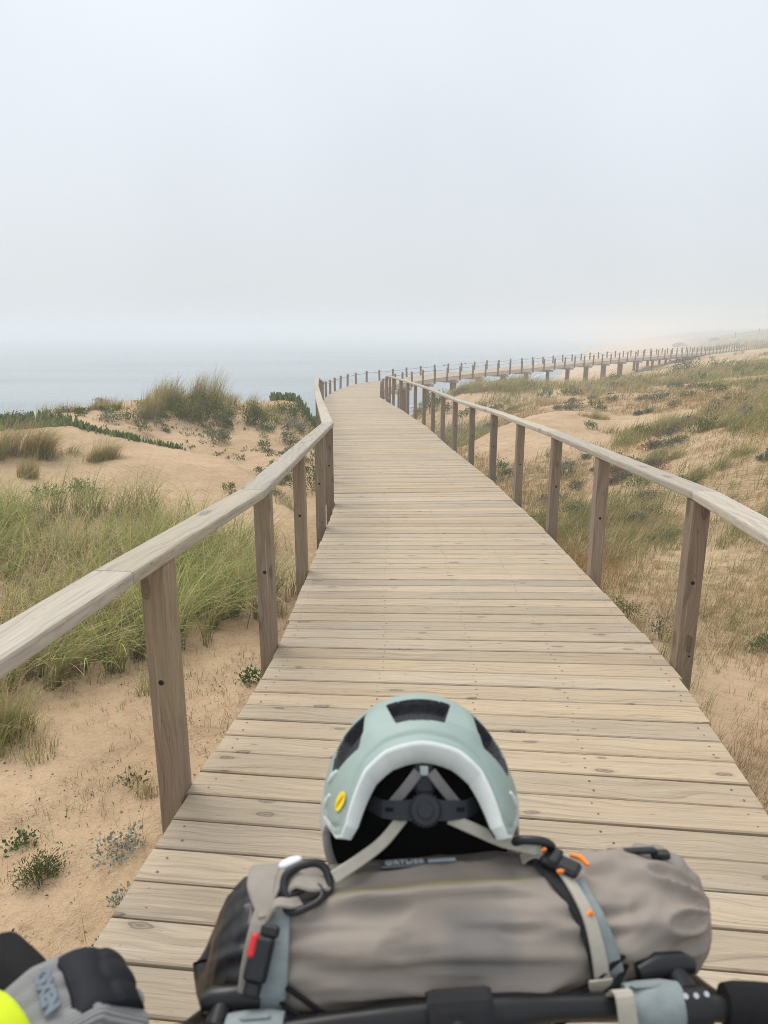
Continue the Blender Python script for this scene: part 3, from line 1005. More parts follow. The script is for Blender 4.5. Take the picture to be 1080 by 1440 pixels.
def leaves(P, N, size, ratio, col):
    """diamond leaves at P pointing along N"""
    n = len(P)
    N = N / (np.linalg.norm(N, axis=1, keepdims=True) + 1e-9)
    A = np.cross(N, RNG.normal(size=(n, 3)))
    A /= np.linalg.norm(A, axis=1, keepdims=True) + 1e-9
    s = size[:, None]
    B = np.cross(N, A)
    V = np.stack([P, P + N * s * 0.55 + A * s * ratio + B * s * 0.1, P + N * s, P + N * s * 0.55 - A * s * ratio + B * s * 0.1], 1)
    Q = np.arange(n * 4).reshape(n, 4)
    return V.reshape(-1, 3), Q, np.repeat(col, 4, 0)

DGREEN = np.array([[0.10, 0.132, 0.028], [0.13, 0.16, 0.036], [0.085, 0.11, 0.03], [0.15, 0.175, 0.045]])
MGREEN = np.array([[0.09, 0.16, 0.035], [0.11, 0.18, 0.045], [0.075, 0.13, 0.035], [0.13, 0.19, 0.06]])
GREYG = np.array([[0.15, 0.175, 0.105], [0.19, 0.21, 0.14], [0.12, 0.15, 0.08], [0.17, 0.175, 0.10]])
SILVER = np.array([[0.27, 0.30, 0.26], [0.22, 0.26, 0.215], [0.31, 0.33, 0.28]])
BROWN = np.array([[0.16, 0.115, 0.08], [0.12, 0.085, 0.06], [0.20, 0.14, 0.09]])
ICE = np.array([[0.11, 0.20, 0.045], [0.15, 0.24, 0.06], [0.10, 0.17, 0.05], [0.18, 0.25, 0.08], [0.17, 0.12, 0.09]])

def shrub(P0, w, h, n, pal, leaf=0.03, ratio=0.22, open_=0.0, woody=0.1, upright=0.7):
    """low bush of many leafy shoots filling an uneven dome"""
    ns = max(14, n // 14)
    u = RNG.random(ns); a = RNG.uniform(0, 2 * math.pi, ns)
    lump = 0.72 + 0.5 * vnoise(np.cos(a) * 1.7 + P0[0] * 3, np.sin(a) * 1.7 + P0[1], 5)
    r = np.sqrt(u) * w * 0.5 * lump
    bx, by = r * np.cos(a) * 0.55, r * np.sin(a) * 0.5
    tx, ty = r * np.cos(a), r * np.sin(a) * 0.85
    prof = np.sqrt(np.clip(1 - (r / (w * 0.56 * lump.max())) ** 2, 0.04, 1))
    tzz = h * prof * RNG.uniform(0.6 - 0.25 * open_, 1.08, ns)
    gb = ground(P0[0] + bx, P0[1] + by) - P0[2]
    gt = ground(P0[0] + tx, P0[1] + ty) - P0[2]
    per = max(4, n // ns)
    t = RNG.uniform(0.25, 1.0, (ns, per)) ** 0.8
    def L(a0, a1): return a0[:, None] * (1 - t) + a1[:, None] * t
    X, Y = L(bx, tx), L(by, ty)
    Z = L(gb, gt) + tzz[:, None] * t
    jit = 0.022 + 0.02 * w
    P = np.stack([X, Y, Z], -1).reshape(-1, 3) + RNG.normal(0, jit, (ns * per, 3)) * np.array([1, 1, 0.7])
    D = np.stack([tx - bx, ty - by, tzz * upright], -1)
    D = D / (np.linalg.norm(D, axis=1, keepdims=True) + 1e-9)
    N = np.repeat(D, per, 0) + RNG.normal(0, 0.55, (ns * per, 3))
    shade = np.repeat(RNG.uniform(0.7, 1.3, ns), per)
    col = pick(pal, ns * per) * shade[:, None]
    parts = [leaves(P, N, leaf * RNG.uniform(0.6, 1.3, ns * per), ratio, col)]
    m = int(ns * (0.4 + woody))
    k = RNG.integers(0, ns, m)
    dirs = np.stack([tx[k] - bx[k], ty[k] - by[k]], -1); ln = np.linalg.norm(dirs, axis=1, keepdims=True) + 1e-6
    parts.append(blades(np.stack([bx[k], by[k], gb[k]], -1), tzz[k], dirs / ln, (ln[:, 0] / (tzz[k] + 1e-6)).clip(0, 1.2), np.full(m, 0.006 + 0.004 * w), pick(BROWN, m), pick(BROWN, m), 3))
    return merge(parts)

def ice_plant(P0, w, d, n, h, slope=0.0):
    """creeping succulent: rows of upright fleshy fingers"""
    x = RNG.uniform(-0.5, 0.5, n); x = np.sign(x) * np.abs(x) ** 1.1 * w
    y = RNG.normal(0, d * 0.3, n) + x * slope
    z = ground(P0[0] + x, P0[1] + y) - P0[2]
    up = np.stack([RNG.normal(0.05, 0.22, n), RNG.normal(0, 0.22, n), np.ones(n)], -1)
    up /= np.linalg.norm(up, axis=1, keepdims=True)
    a = np.cross(up, RNG.normal(size=(n, 3))); a /= np.linalg.norm(a, axis=1, keepdims=True)
    b = np.cross(up, a)
    hh = (h * RNG.uniform(0.5, 1.15, n))[:, None]
    rr = hh * 0.17
    P = np.stack([x, y, z - 0.01], -1)
    rings = []
    for t, k in ((0, 0.6), (0.45, 1.0), (1.0, 0.25)):
        c = P + up * hh * t
        rings.append(np.stack([c + a * rr * k, c + b * rr * k, c - a * rr * k, c - b * rr * k], 1))
    V = np.stack(rings, 1)
    idx = np.arange(n * 12).reshape(n, 3, 4)
    Q = []
    for i in range(2):
        for j in range(4):
            Q.append(np.stack([idx[:, i, j], idx[:, i, (j + 1) % 4], idx[:, i + 1, (j + 1) % 4], idx[:, i + 1, j]], -1))
    Q.append(idx[:, 2, :])
    col = np.repeat(pick(ICE, n), 12, 0)
    # runners that tie the patch together
    rv, rq, rc, o = [], [], [], n * 12
    for q_ in range(3):
        sx = np.linspace(-0.5, 0.5, 24) * w; sy = (q_ - 1) * d * 0.22 + sx * slope + 0.04 * np.sin(sx * 9 + q_)
        sz = ground(P0[0] + sx, P0[1] + sy) - P0[2] + 0.006
        a_ = np.stack([sx, sy - .008, sz], -1); b_ = np.stack([sx, sy + .008, sz + .004], -1)
        rv += [a_, b_]
        i_ = np.arange(23) + o
        rq.append(np.stack([i_, i_ + 1, i_ + 25, i_ + 24], -1)); o += 48
        rc.append(pick(BROWN, 48))
    V = np.concatenate([V.reshape(-1, 3)] + rv, 0); Q += rq; col = np.concatenate([col] + rc, 0)
    return V.reshape(-1, 3), np.concatenate(Q, 0), col

def plant(name, cat, label, x, y, data, mat, group=None):
    V, Q, C = data
    o = link(name, np_mesh(name, V, Q, C), mat, None, (x, y, gz(x, y)))
    tag(o, label, cat, group)
    return o
def P0(x, y): return (x, y, gz(x, y))

# ------------------------------------------------------------------ single plants: marram clumps
G_T = 'marram grass clumps on the dunes'
TUS = [
 # x, y, width, height, blades, green, bend, base dir, label
 (-4.35, 16.5, 2.1, 1.0, 2000, 0.42, (0.15, 0.6), 0.1, 'largest marram clump with straw tips, crowning the dune crest left of the boardwalk'),
 (-5.06, 15.5, 0.6, 0.9, 520, 0.40, (0.05, 0.45), 0.1, 'narrow upright marram clump on the dune crest just left of the largest clump'),
 (-3.31, 17.6, 1.7, 0.55, 700, 0.30, (0.2, 0.8), 0.1, 'pale sparse marram fringe on the dune crest just right of the largest clump'),
 (-6.25, 16.0, 1.2, 0.42, 480, 0.35, (0.2, 0.7), 0.1, 'low wispy marram grass on the far left dune shoulder against the sea'),
 (-7.0, 15.4, 0.8, 0.34, 260, 0.30, (0.2, 0.7), 0.1, 'small wispy marram tuft behind the ice plant bank against the sea'),
 (-5.90, 11.05, 1.3, 1.15, 1900, 0.38, (0.5, 1.1), 0.0, 'bushy golden marram clump at the far left edge, leaning right'),
 (-4.85, 11.35, 1.0, 0.72, 900, 0.30, (0.7, 1.3), 0.05, 'windswept straw coloured clump bent flat on the bare sand slope'),
 (-5.2, 10.2, 0.42, 0.42, 280, 0.35, (0.1, 0.6), 0.1, 'small dry tuft between the golden clump and the bent clump'),
 (-2.20, 3.55, 0.62, 0.40, 900, 0.70, (0.3, 1.0), 0.2, 'near green clump at the left edge spilling over bare sand'),
 (6.03, 20.15, 0.85, 0.46, 380, 0.35, (0.4, 1.0), 0.1, 'straw clump leaning right on top of the bare sand mound'),
 (6.60, 15.95, 1.3, 0.75, 800, 0.45, (0.4, 1.0), 0.1, 'big olive marram clump on the right slope behind the bare mound'),
 (6.79, 14.15, 1.0, 0.55, 600, 0.40, (0.4, 1.0), 0.1, 'straw tipped clump on the right slope in front of the big olive clump'),
 (9.28, 18.1, 1.0, 0.58, 500, 0.40, (0.4, 1.0), 0.1, 'pale grass clump high at the right edge of the slope'),
 (5.07, 13.0, 1.0, 0.55, 600, 0.55, (0.35, 0.9), 0.1, 'green marram clump on the right above the mid handrail corner'),
 (5.42, 11.35, 1.1, 0.48, 700, 0.60, (0.35, 0.9), 0.1, 'wide green clump nearest the right handrail bend'),
 (3.87, 34.0, 1.9, 1.05, 600, 0.50, (0.5, 1.1), 0.1, 'tall windblown clump behind the right handrail, first under the far boardwalk'),
 (4.59, 33.1, 1.7, 1.0, 600, 0.45, (0.5, 1.1), 0.1, 'tall windblown clump behind the right handrail, second under the far boardwalk'),
 (5.42, 33.4, 1.5, 1.0, 500, 0.30, (0.5, 1.1), 0.1, 'brownish windblown clump behind the right handrail, third under the far boardwalk'),
 (6.6, 34.5, 1.4, 0.85, 450, 0.45, (0.5, 1.1), 0.1, 'green clump beside the small bare dune under the far boardwalk'),
]
for (x, y, w, h, n, g, bd, bs, lab) in TUS:
    plant('marram_clump', 'grass clump', lab, x, y, tussock(P0(x, y), w, h, int(n * 1.25), g, bd, 0.0052 if y < 12 else 0.0075 if y < 24 else 0.012, bs, 0.7, 0.55, 0.06), M['grass'], G_T)

# ------------------------------------------------------------------ single plants: shrubs and herbs
G_S = 'low shrubs on the dunes'
SHR = [
 (-4.05, 15.8, 1.85, 0.55, 1900, DGREEN, .05, .2, 'dark green shrub spreading below the largest marram clump on the dune crest'),
 (-4.95, 15.0, 0.95, 0.34, 700, GREYG, .04, .2, 'grey green shrub below the narrow upright clump on the dune crest'),
 (-3.02, 16.4, 0.75, 0.48, 800, DGREEN, .05, .18, 'rounded dark shrub at the right end of the dune crest'),
 (-3.50, 15.7, 0.50, 0.34, 380, GREYG, .045, .14, 'twiggy grey shrub in the sand notch of the dune crest'),
 (-3.46, 14.7, 0.58, 0.28, 520, GREYG, .045, .2, 'solitary grey green shrub on the open sand face of the dune'),
 (-5.6, 14.6, 0.5, 0.22, 320, GREYG, .04, .2, 'thin grey plant on the sand below the far left shoulder'),
 (-2.11, 17.2, 1.05, 0.50, 1100, MGREEN, .05, .2, 'broad mid green shrub beside the left handrail at the dune top'),
 (-2.02, 16.5, 0.42, 0.28, 420, SILVER, .035, .25, 'silvery round cushion in front of the broad green shrub'),
 (-1.98, 15.15, 0.40, 0.24, 420, GREYG, .035, .25, 'dark grey cushion on the sand beside the left handrail'),
 (-2.42, 14.3, 0.34, 0.22, 300, MGREEN, .035, .2, 'small twin tufted shrub left of the dark grey cushion'),
 (-2.62, 15.3, 0.2, 0.14, 120, MGREEN, .03, .2, 'tiny bright green plant above the twin tufted shrub'),
 (-1.81, 11.9, 0.75, 0.24, 600, GREYG, .035, .2, 'low sage green shrub in the hollow seen above the left handrail'),
 (-1.15, 11.2, 0.8, 0.42, 800, DGREEN, .04, .2, 'dark shrub in the hollow seen between the left handrail posts'),
 (-4.61, 9.45, 0.45, 0.16, 240, ICE, .045, .25, 'leafy green sprigs on the sand behind the grass field, left pair'),
 (-4.25, 9.7, 0.45, 0.18, 240, ICE, .045, .25, 'leafy green sprigs on the sand behind the grass field, right pair'),
 (-1.42, 2.47, 0.20, 0.085, 900, DGREEN, .018, .12, 'feathery dark green bush on bare sand near the bicycle glove'),
 (-1.63, 2.72, 0.11, 0.04, 90, MGREEN, .022, .35, 'bright green leafy seedling at the left edge above the feathery bush'),
 (-1.13, 2.56, 0.20, 0.05, 180, SILVER, .020, .3, 'silver leaved creeper beside the near left deck edge'),
 (-0.98, 2.28, 0.12, 0.05, 80, SILVER, .020, .3, 'small silver leaved sprig under the near left deck edge'),
 (-0.95, 2.02, 0.10, 0.04, 60, MGREEN, .018, .3, 'small flowering weed by the deck edge above the glove'),
 (-1.25, 3.1, 0.12, 0.05, 60, DGREEN, .02, .3, 'small yellow flowered weed on bare sand left of the near post'),
 (-0.87, 4.3, 0.17, 0.08, 140, MGREEN, .025, .3, 'green weed at the foot of the second left post'),
 (2.59, 15.65, 0.40, 0.26, 340, MGREEN, .04, .22, 'green herb tuft seen between the right handrail posts, third gap from the bend'),
 (3.57, 13.75, 0.50, 0.28, 420, GREYG, .04, .2, 'grey green shrub behind the right handrail below the bare mound'),
 (2.98, 10.75, 0.45, 0.24, 420, GREYG, .035, .2, 'grey green herb left of the second right post from the bend'),
 (4.31, 11.95, 0.55, 0.18, 420, MGREEN, .035, .22, 'flat bright green cushion on the right, above its paler twin'),
 (4.15, 11.2, 0.36, 0.16, 260, GREYG, .03, .22, 'rounded pale cushion on the right below the flat bright green one'),
 (4.05, 10.35, 0.5, 0.15, 380, MGREEN, .03, .22, 'spreading yellow green herb on the dry grass right of the tall right post'),
 (3.88, 9.2, 0.26, 0.12, 180, MGREEN, .028, .22, 'small green herb in the orange dry grass'),
 (2.98, 5.2, 0.30, 0.14, 500, MGREEN, .022, .18, 'bright green bush at the right edge beside the nearest right post'),
 (2.19, 6.05, 0.26, 0.20, 300, DGREEN, .024, .16, 'dark weedy plant against the right deck edge between two near posts'),
 (2.30, 5.5, 0.24, 0.24, 280, GREYG, .022, .16, 'yellow flowered weed against the right deck edge left of the nearest right post'),
 (5.31, 18.3, 0.42, 0.20, 300, MGREEN, .04, .2, 'small green shrub at the foot of the bare sand mound'),
 (6.30, 14.05, 0.55, 0.34, 460, DGREEN, .04, .2, 'dark shrub between the two olive clumps on the right slope'),
 (13.97, 32.05, 1.0, 0.40, 460, DGREEN, .07, .22, 'dark mat shrub on pale sand high on the right'),
 (10.63, 23.0, 0.95, 0.34, 460, DGREEN, .06, .22, 'dark spreading shrub on the right slope above the pale grass'),
 (17.59, 42.4, 1.9, 1.0, 900, DGREEN, .09, .22, 'biggest dark shrub on the sandy knoll under the far boardwalk'),
 (20.0, 43.5, 1.8, 0.72, 800, DGREEN, .09, .22, 'dark shrub on the sandy knoll right of the biggest one'),
 (8.56, 22.7, 0.85, 0.38, 420, GREYG, .06, .22, 'grey shrub on the mid right dune behind the mound'),
 (11.78, 29.3, 0.75, 0.30, 320, GREYG, .06, .22, 'grey cushion on the mid right dune above the grey shrub'),
 (15.14, 30.25, 0.55, 0.22, 220, MGREEN, .06, .22, 'small bright cushion near the right edge of the far dune'),
 (9.0, 18.4, 0.6, 0.30, 340, DGREEN, .05, .22, 'dark tuft shrub left of the pale grass clump at the right edge'),
 (7.58, 15.0, 0.36, 0.22, 240, GREYG, .04, .22, 'small grey cushion on the right slope under the dark tuft shrub'),
 (2.04, 31.8, 1.7, 0.95, 900, DGREEN, .08, .22, 'large dark shrub seen through the far right handrail posts'),
 (2.67, 30.0, 0.65, 0.48, 320, DGREEN, .06, .22, 'round dark cushion right of the large shrub behind the far posts'),
 (2.67, 15.0, 0.42, 0.22, 300, MGREEN, .04, .22, 'bright herb at the base of the mid right handrail post'),
 (4.45, 28.35, 0.6, 0.28, 300, DGREEN, .06, .22, 'flat dark cushion on bare sand behind the right handrail'),
 (3.19, 28.35, 0.8, 0.36, 340, MGREEN, .06, .22, 'ragged green shrub on the bare sand slope behind the handrail'),
 (2.35, 25.25, 1.0, 0.26, 380, SILVER, .06, .22, 'pale sea green herb patch behind the far right handrail, left half'),
 (3.01, 23.45, 0.9, 0.26, 380, SILVER, .06, .22, 'pale sea green herb patch behind the far right handrail, right half'),
 (6.53, 32.7, 1.0, 0.46, 400, DGREEN, .07, .22, 'dark shrub at the foot of the small bare dune'),
 (6.61, 29.35, 0.75, 0.42, 340, GREYG, .06, .22, 'grey shrub on the flank in front of the small bare dune'),
 (7.36, 28.55, 1.1, 0.42, 420, DGREEN, .06, .22, 'dark mat shrub right of the small bare dune'),
 (14.62, 42.45, 1.3, 0.44, 420, GREYG, .08, .22, 'grey mat shrub in front of the sandy knoll'),
 (11.59, 36.7, 1.1, 0.44, 420, DGREEN, .08, .22, 'dark mat shrub near the double piles of the far boardwalk'),
]
for (x, y, w, h, n, pal, lf, ra, lab) in SHR:
    o = plant('dune_shrub', 'shrub', lab, x, y, shrub(P0(x, y), w, h, int(n * 1.2), pal, lf, ra, 0.3), M['leaf'], G_S)

G_I = 'creeping ice plant on the left dune'
for (x, y, w, d, n, h, sl, lab) in [
    (-7.0, 13.6, 1.9, 0.9, 520, 0.19, 0.0, 'thick green ice plant bank at the far left edge of the dune'),
    (-5.75, 13.0, 1.0, 0.35, 260, 0.15, -0.05, 'ice plant spilling down the sand right of the thick bank'),
    (-4.85, 12.95, 0.85, 0.26, 150, 0.13, 0.0, 'row of ice plant fingers in the middle of the sand lip'),
    (-4.0, 12.9, 0.85, 0.22, 80, 0.11, -0.05, 'thin end of the ice plant row on the sand lip'),
    (-2.35, 19.5, 1.5, 0.5, 240, 0.24, 0.0, 'green succulent fringe along the dune top right of the crest')]:
    plant('ice_plant', 'succulent', lab, x, y, ice_plant(P0(x, y), w, d, n, h, sl), M['leaf'], G_I)

# ------------------------------------------------------------------ uncountable cover
def in_poly(x, y, poly):
    inside = np.zeros(len(x), bool)
    j = len(poly) - 1
    for i in range(len(poly)):
        xi, yi = poly[i]; xj, yj = poly[j]
        hit = ((yi > y) != (yj > y)) & (x < (xj - xi) * (y - yi) / (yj - yi + 1e-12) + xi)
        inside ^= hit
        j = i
    return inside

def stuff(name, data, mat, label=None):
    V, Q, C = data
    o = link(name, np_mesh(name, V, Q, C), mat)
    o['kind'] = 'stuff'
    return o

# the dense marram field on the left
FIELD = [(-7.5, 9.3), (-5.05, 9.1), (-4.43, 8.95), (-3.9, 9.15), (-3.16, 9.1), (-2.13, 8.3), (-1.25, 7.6), (-0.95, 6.0), (-1.19, 5.25), (-1.53, 4.7), (-1.97, 4.15), (-2.4, 3.75), (-4.5, 3.6), (-7.5, 4.5)]
n = 52000
x = RNG.uniform(-7.5, -0.8, n); y = RNG.uniform(3.6, 9.4, n)
d = fbm(x * 0.9, y * 0.9, 31, 3)
edge_n = fbm(x * 2.2, y * 2.2, 33, 3)
keep = in_poly(x + (edge_n - .45) * 1.1, y + (edge_n - .45) * 1.3, FIELD) & (RNG.random(n) < np.clip((d - 0.30) * 3.4, 0.05, 1.0))
x, y = x[keep], y[keep]; n = len(x)
# gather blades into tufts
cx = np.round(x / 0.26 + RNG.normal(0, 0.10, n)) * 0.26 + 0.09 * np.sin(y * 7); cy = np.round(y / 0.26 + RNG.normal(0, 0.10, n)) * 0.26 + 0.09 * np.sin(x * 9)
out = np.stack([x - cx, y - cy], -1)
x = x * 0.30 + cx * 0.70; y = y * 0.30 + cy * 0.70
edge = np.clip((y - 3.6) / 2.0, 0.45, 1)
tip = vnoise(x * 1.3, y * 1.3, 8)
g = RNG.random(n) < np.clip(0.22 + 0.95 * tip, 0.25, 0.8)
c0 = np.where(g[:, None], pick(GREEN, n) * 0.62, pick(STRAW, n) * 0.6)  # roots darkened to paint the shade deep between the blades
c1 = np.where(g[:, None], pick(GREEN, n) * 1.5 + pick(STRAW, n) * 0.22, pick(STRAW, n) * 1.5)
hh = RNG.uniform(0.34, 0.98, n) * (0.65 + 0.7 * fbm(x * 0.7, y * 0.7, 12, 2)) * (0.6 + 0.4 * edge)
ln = wind(n, 0.9, 0.1) * 0.8 + out * 7
ln /= np.linalg.norm(ln, axis=1, keepdims=True) + 1e-6
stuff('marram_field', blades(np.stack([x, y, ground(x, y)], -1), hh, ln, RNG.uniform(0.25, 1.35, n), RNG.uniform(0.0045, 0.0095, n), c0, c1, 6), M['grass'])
# flattened dry thatch between the blades
n = 16000
x = RNG.uniform(-7.5, -0.8, n); y = RNG.uniform(3.4, 9.2, n)
keep = in_poly(x, y, FIELD) & (RNG.random(n) < 0.75)
x, y = x[keep], y[keep]; n = len(x)
stuff('dry_thatch', blades(np.stack([x, y, ground(x, y)], -1), RNG.uniform(0.2, 0.45, n), wind(n, 1.2, -0.4), RNG.uniform(0.9, 1.5, n), RNG.uniform(0.003, 0.005, n), pick(STRAW, n) * 0.7, pick(STRAW, n), 4), M['grass'])

# sparse sprigs, runners and litter on the bare sand, left foreground
parts = []
n = 2600
x = RNG.uniform(-3.6, -0.72, n); y = RNG.uniform(1.2, 6.0, n)
d = fbm(x * 1.6, y * 1.6, 51, 3)
keep = (RNG.random(n) < np.clip((d - 0.36) * 4, 0.04, 1)) & ~in_poly(x, y, FIELD[3:])
x, y = x[keep], y[keep]; n = len(x)
k = 5
X = np.repeat(x, k) + RNG.normal(0, 0.016, n * k); Y = np.repeat(y, k) + RNG.normal(0, 0.016, n * k)
typ = np.repeat(RNG.random(n), k)
c = np.where((typ < 0.4)[:, None], pick(GREEN, n * k), np.where((typ < 0.8)[:, None], pick(STRAW, n * k), pick(BROWN, n * k)))
parts.append(blades(np.stack([X, Y, ground(X, Y)], -1), np.repeat(RNG.uniform(0.03, 0.12, n), k) * RNG.uniform(0.5, 1.2, n * k), wind(n * k, 2.5), RNG.uniform(0.2, 1.5, n * k), RNG.uniform(0.0016, 0.0032, n * k), c * 0.85, c, 4))
n = 1700
x = RNG.uniform(-3.4, -0.75, n); y = RNG.uniform(1.2, 6.5, n)
keep = fbm(x * 2.0, y * 2.0, 61, 3) > 0.47
x, y = x[keep], y[keep]; n = len(x)
dirs = np.stack([RNG.normal(size=n), RNG.normal(size=n), np.abs(RNG.normal(0, 0.5, n))], -1)
c = np.where((RNG.random(n) < 0.4)[:, None], pick(DGREEN, n), pick(BROWN, n) * 0.6)
parts.append(leaves(np.stack([x, y, ground(x, y) + 0.004], -1), dirs, RNG.uniform(0.005, 0.017, n) * (0.6 + 0.8 * RNG.random(n)), 0.3, c))
n = 160
x = RNG.uniform(-3.2, -0.85, n); y = RNG.uniform(1.5, 6.0, n)
a = RNG.uniform(0, 6.28, n)
parts.append(blades(np.stack([x, y, ground(x, y) + 0.004], -1), np.full(n, 0.10) * RNG.uniform(0.5, 2.2, n), np.stack([np.cos(a), np.sin(a)], -1), np.full(n, 2.3), np.full(n, 0.0025), pick(STRAW, n), pick(STRAW, n), 4))
stuff('sand_weeds', merge(parts), M['grass'])
# small plants on the open dune face, left
parts = []
n = 700
x = RNG.uniform(-5.6, -1.4, n); y = RNG.uniform(13.4, 16.8, n)
keep = (RNG.random(n) < np.clip((x + 5.6) / 3.2, 0.15, 1)) & (fbm(x * 1.3, y * 1.3, 71, 3) > 0.40)
x, y = x[keep], y[keep]; n = len(x); k = 6
X = np.repeat(x, k) + RNG.normal(0, 0.03, n * k); Y = np.repeat(y, k) + RNG.normal(0, 0.03, n * k)
dirs = np.stack([RNG.normal(0, .6, n * k), RNG.normal(0, .6, n * k), np.ones(n * k)], -1)
typ = np.repeat(RNG.random(n), k)
c = np.where((typ < 0.45)[:, None], pick(GREYG, n * k), np.where((typ < 0.7)[:, None], pick(BROWN, n * k), pick(OLIVE, n * k)))
parts.append(leaves(np.stack([X, Y, ground(X, Y) - 0.005], -1), dirs, RNG.uniform(0.03, 0.075, n * k), 0.2, c))
stuff('dune_seedlings', merge(parts), M['leaf'])

# ragged fringe of grass and creepers along the left dune crest
parts = []
n = 900
x = RNG.uniform(-8.0, -1.6, n); y = 16.2 + RNG.normal(0, 0.7, n) + 0.25 * (x + 4)
keep = fbm(x * 1.1, y * 0.8, 141, 3) > 0.44
x, y = x[keep], y[keep]; n = len(x); k = 7
X = np.repeat(x, k) + RNG.normal(0, 0.05, n * k); Y = np.repeat(y, k) + RNG.normal(0, 0.05, n * k)
g = (RNG.random(n * k) < 0.4)[:, None]
c = np.where(g, pick(GREEN, n * k), pick(STRAW, n * k))
parts.append(blades(np.stack([X, Y, ground(X, Y)], -1), np.repeat(RNG.uniform(0.10, 0.42, n), k) * RNG.uniform(0.5, 1.2, n * k), wind(n * k, 0.7, 0.1), RNG.uniform(0.15, 0.8, n * k), RNG.uniform(0.004, 0.009, n * k), c * 0.85, c * 1.1, 4))
stuff('crest_grass', merge(parts), M['grass'])
parts = []
for i in range(46):
    a = RNG.uniform(-7.6, -1.7); b = 15.9 + RNG.normal(0, 0.6) + 0.2 * (a + 4)
    w = RNG.uniform(0.15, 0.5)
    V, Q, C = shrub((a, b, gz(a, b)), w, w * RNG.uniform(0.3, 0.6), 170, (DGREEN, MGREEN, GREYG)[i % 3], 0.042, 0.2, 0.4)
    parts.append((V + np.array([a, b, gz(a, b)]), Q, C))
for i in range(16):
    a = RNG.uniform(-2.4, -1.3); b = RNG.uniform(9.6, 14.5)
    w = RNG.uniform(0.12, 0.4)
    V, Q, C = shrub((a, b, gz(a, b)), w, w * RNG.uniform(0.3, 0.6), 150, (DGREEN, MGREEN, GREYG)[i % 3], 0.035, 0.2, 0.4)
    parts.append((V + np.array([a, b, gz(a, b)]), Q, C))
stuff('crest_creepers', merge(parts), M['leaf'])

# right hand heath: clumped fine grass in patches, thinning on bare sand
def right_edge(y):
    return np.interp(y, PATH[:, 1], PATH[:, 0]) + 1.22
def bare_mask(x, y):
    m = np.ones(len(x))
    for bx, by, ra, rb in BARE:
        m *= np.clip((((x - bx) / ra) ** 2 + ((y - by) / rb) ** 2 - 0.75) * 2.5, 0, 1)
    return m
def heath(n, y0, y1, hmin, hmax, width, pal_fn, dens_fn, bend=(0.2, 0.9), k=6, cl=0.03, span=1.15, levels=3):
    yy = np.exp(RNG.uniform(math.log(y0), math.log(y1), n))
    e = right_edge(yy) + 0.05
    xx = e + RNG.random(n) * (span * 0.62 * yy + 1.0 - e).clip(0.5)
    hgt = ground(xx, yy)
    keep = RNG.random(n) < dens_fn(xx, yy) * bare_mask(xx, yy) * np.clip((hgt + 4.2) / 1.0, 0, 1)
    xx, yy = xx[keep], yy[keep]; m = len(xx)
    sc = np.repeat(np.clip(yy / 8, 0.6, 5), k)
    X = np.repeat(xx, k) + RNG.normal(0, 1, m * k) * cl * sc; Y = np.repeat(yy, k) + RNG.normal(0, 1, m * k) * cl * sc
    H = np.repeat(RNG.uniform(hmin, hmax, m), k) * RNG.uniform(0.5, 1.15, m * k)
    c0, c1 = pal_fn(X, Y)
    W = width * np.clip(Y / 8, 0.5, 7) * RNG.uniform(0.7, 1.3, m * k)
    return blades(np.stack([X, Y, ground(X, Y)], -1), H, wind(m * k, 0.8, 0.1), RNG.uniform(*bend, m * k), W, c0, c1, levels)

def pal_mix(a, b, f, seed):
    def fn(X, Y):
        n = len(X)
        s = fbm(X * 0.45, Y * 0.35, seed, 3) + RNG.normal(0, 0.06, n) < f
        c = np.where(s[:, None], pick(a, n), pick(b, n))
        return c * 0.85, c * 1.08
    return fn
# short dry turf
stuff('dry_turf', heath(34000, 2.0, 30, 0.05, 0.15, 0.0045, pal_mix(OCHRE, STRAW, 0.50, 81),
      lambda X, Y: np.clip((fbm(X * 0.6 + 3, Y * 0.45, 21) - 0.34) * 3.0, 0.05, 1) * np.clip(Y / 5, 0.35, 1), (0.2, 1.2), 5, 0.028), M['grass'])
# ochre and straw stems standing in patches
stuff('dry_grass', heath(21000, 3.0, 45, 0.10, 0.30, 0.0048, pal_mix(OCHRE, STRAW, 0.47, 83),
      lambda X, Y: np.clip((fbm(X * 0.5 + 9, Y * 0.36, 23) - 0.43) * 5.0, 0.03, 1) * np.clip((Y - 3.0) / 4, 0.04, 1), (0.3, 1.0), 6, 0.035), M['grass'])
# olive marram in tufts
stuff('olive_grass', heath(15000, 5.0, 60, 0.16, 0.50, 0.0055, pal_mix(OLIVE * 1.05, STRAW, 0.47, 85),
      lambda X, Y: np.clip((fbm(X * 0.4 + 19, Y * 0.30, 25) - 0.44) * 6.0, 0.03, 1) * np.clip((X - right_edge(Y)) / 1.2, 0, 1), (0.3, 1.0), 14, 0.05), M['grass'])
# green shoots
stuff('green_shoots', heath(2600, 2.2, 22, 0.07, 0.26, 0.0042, pal_mix(GREEN, OLIVE, 0.5, 87),
      lambda X, Y: np.clip((fbm(X * 0.9 + 29, Y * 0.7, 27) - 0.47) * 6.0, 0.02, 1), (0.1, 0.7), 7, 0.03), M['grass'])
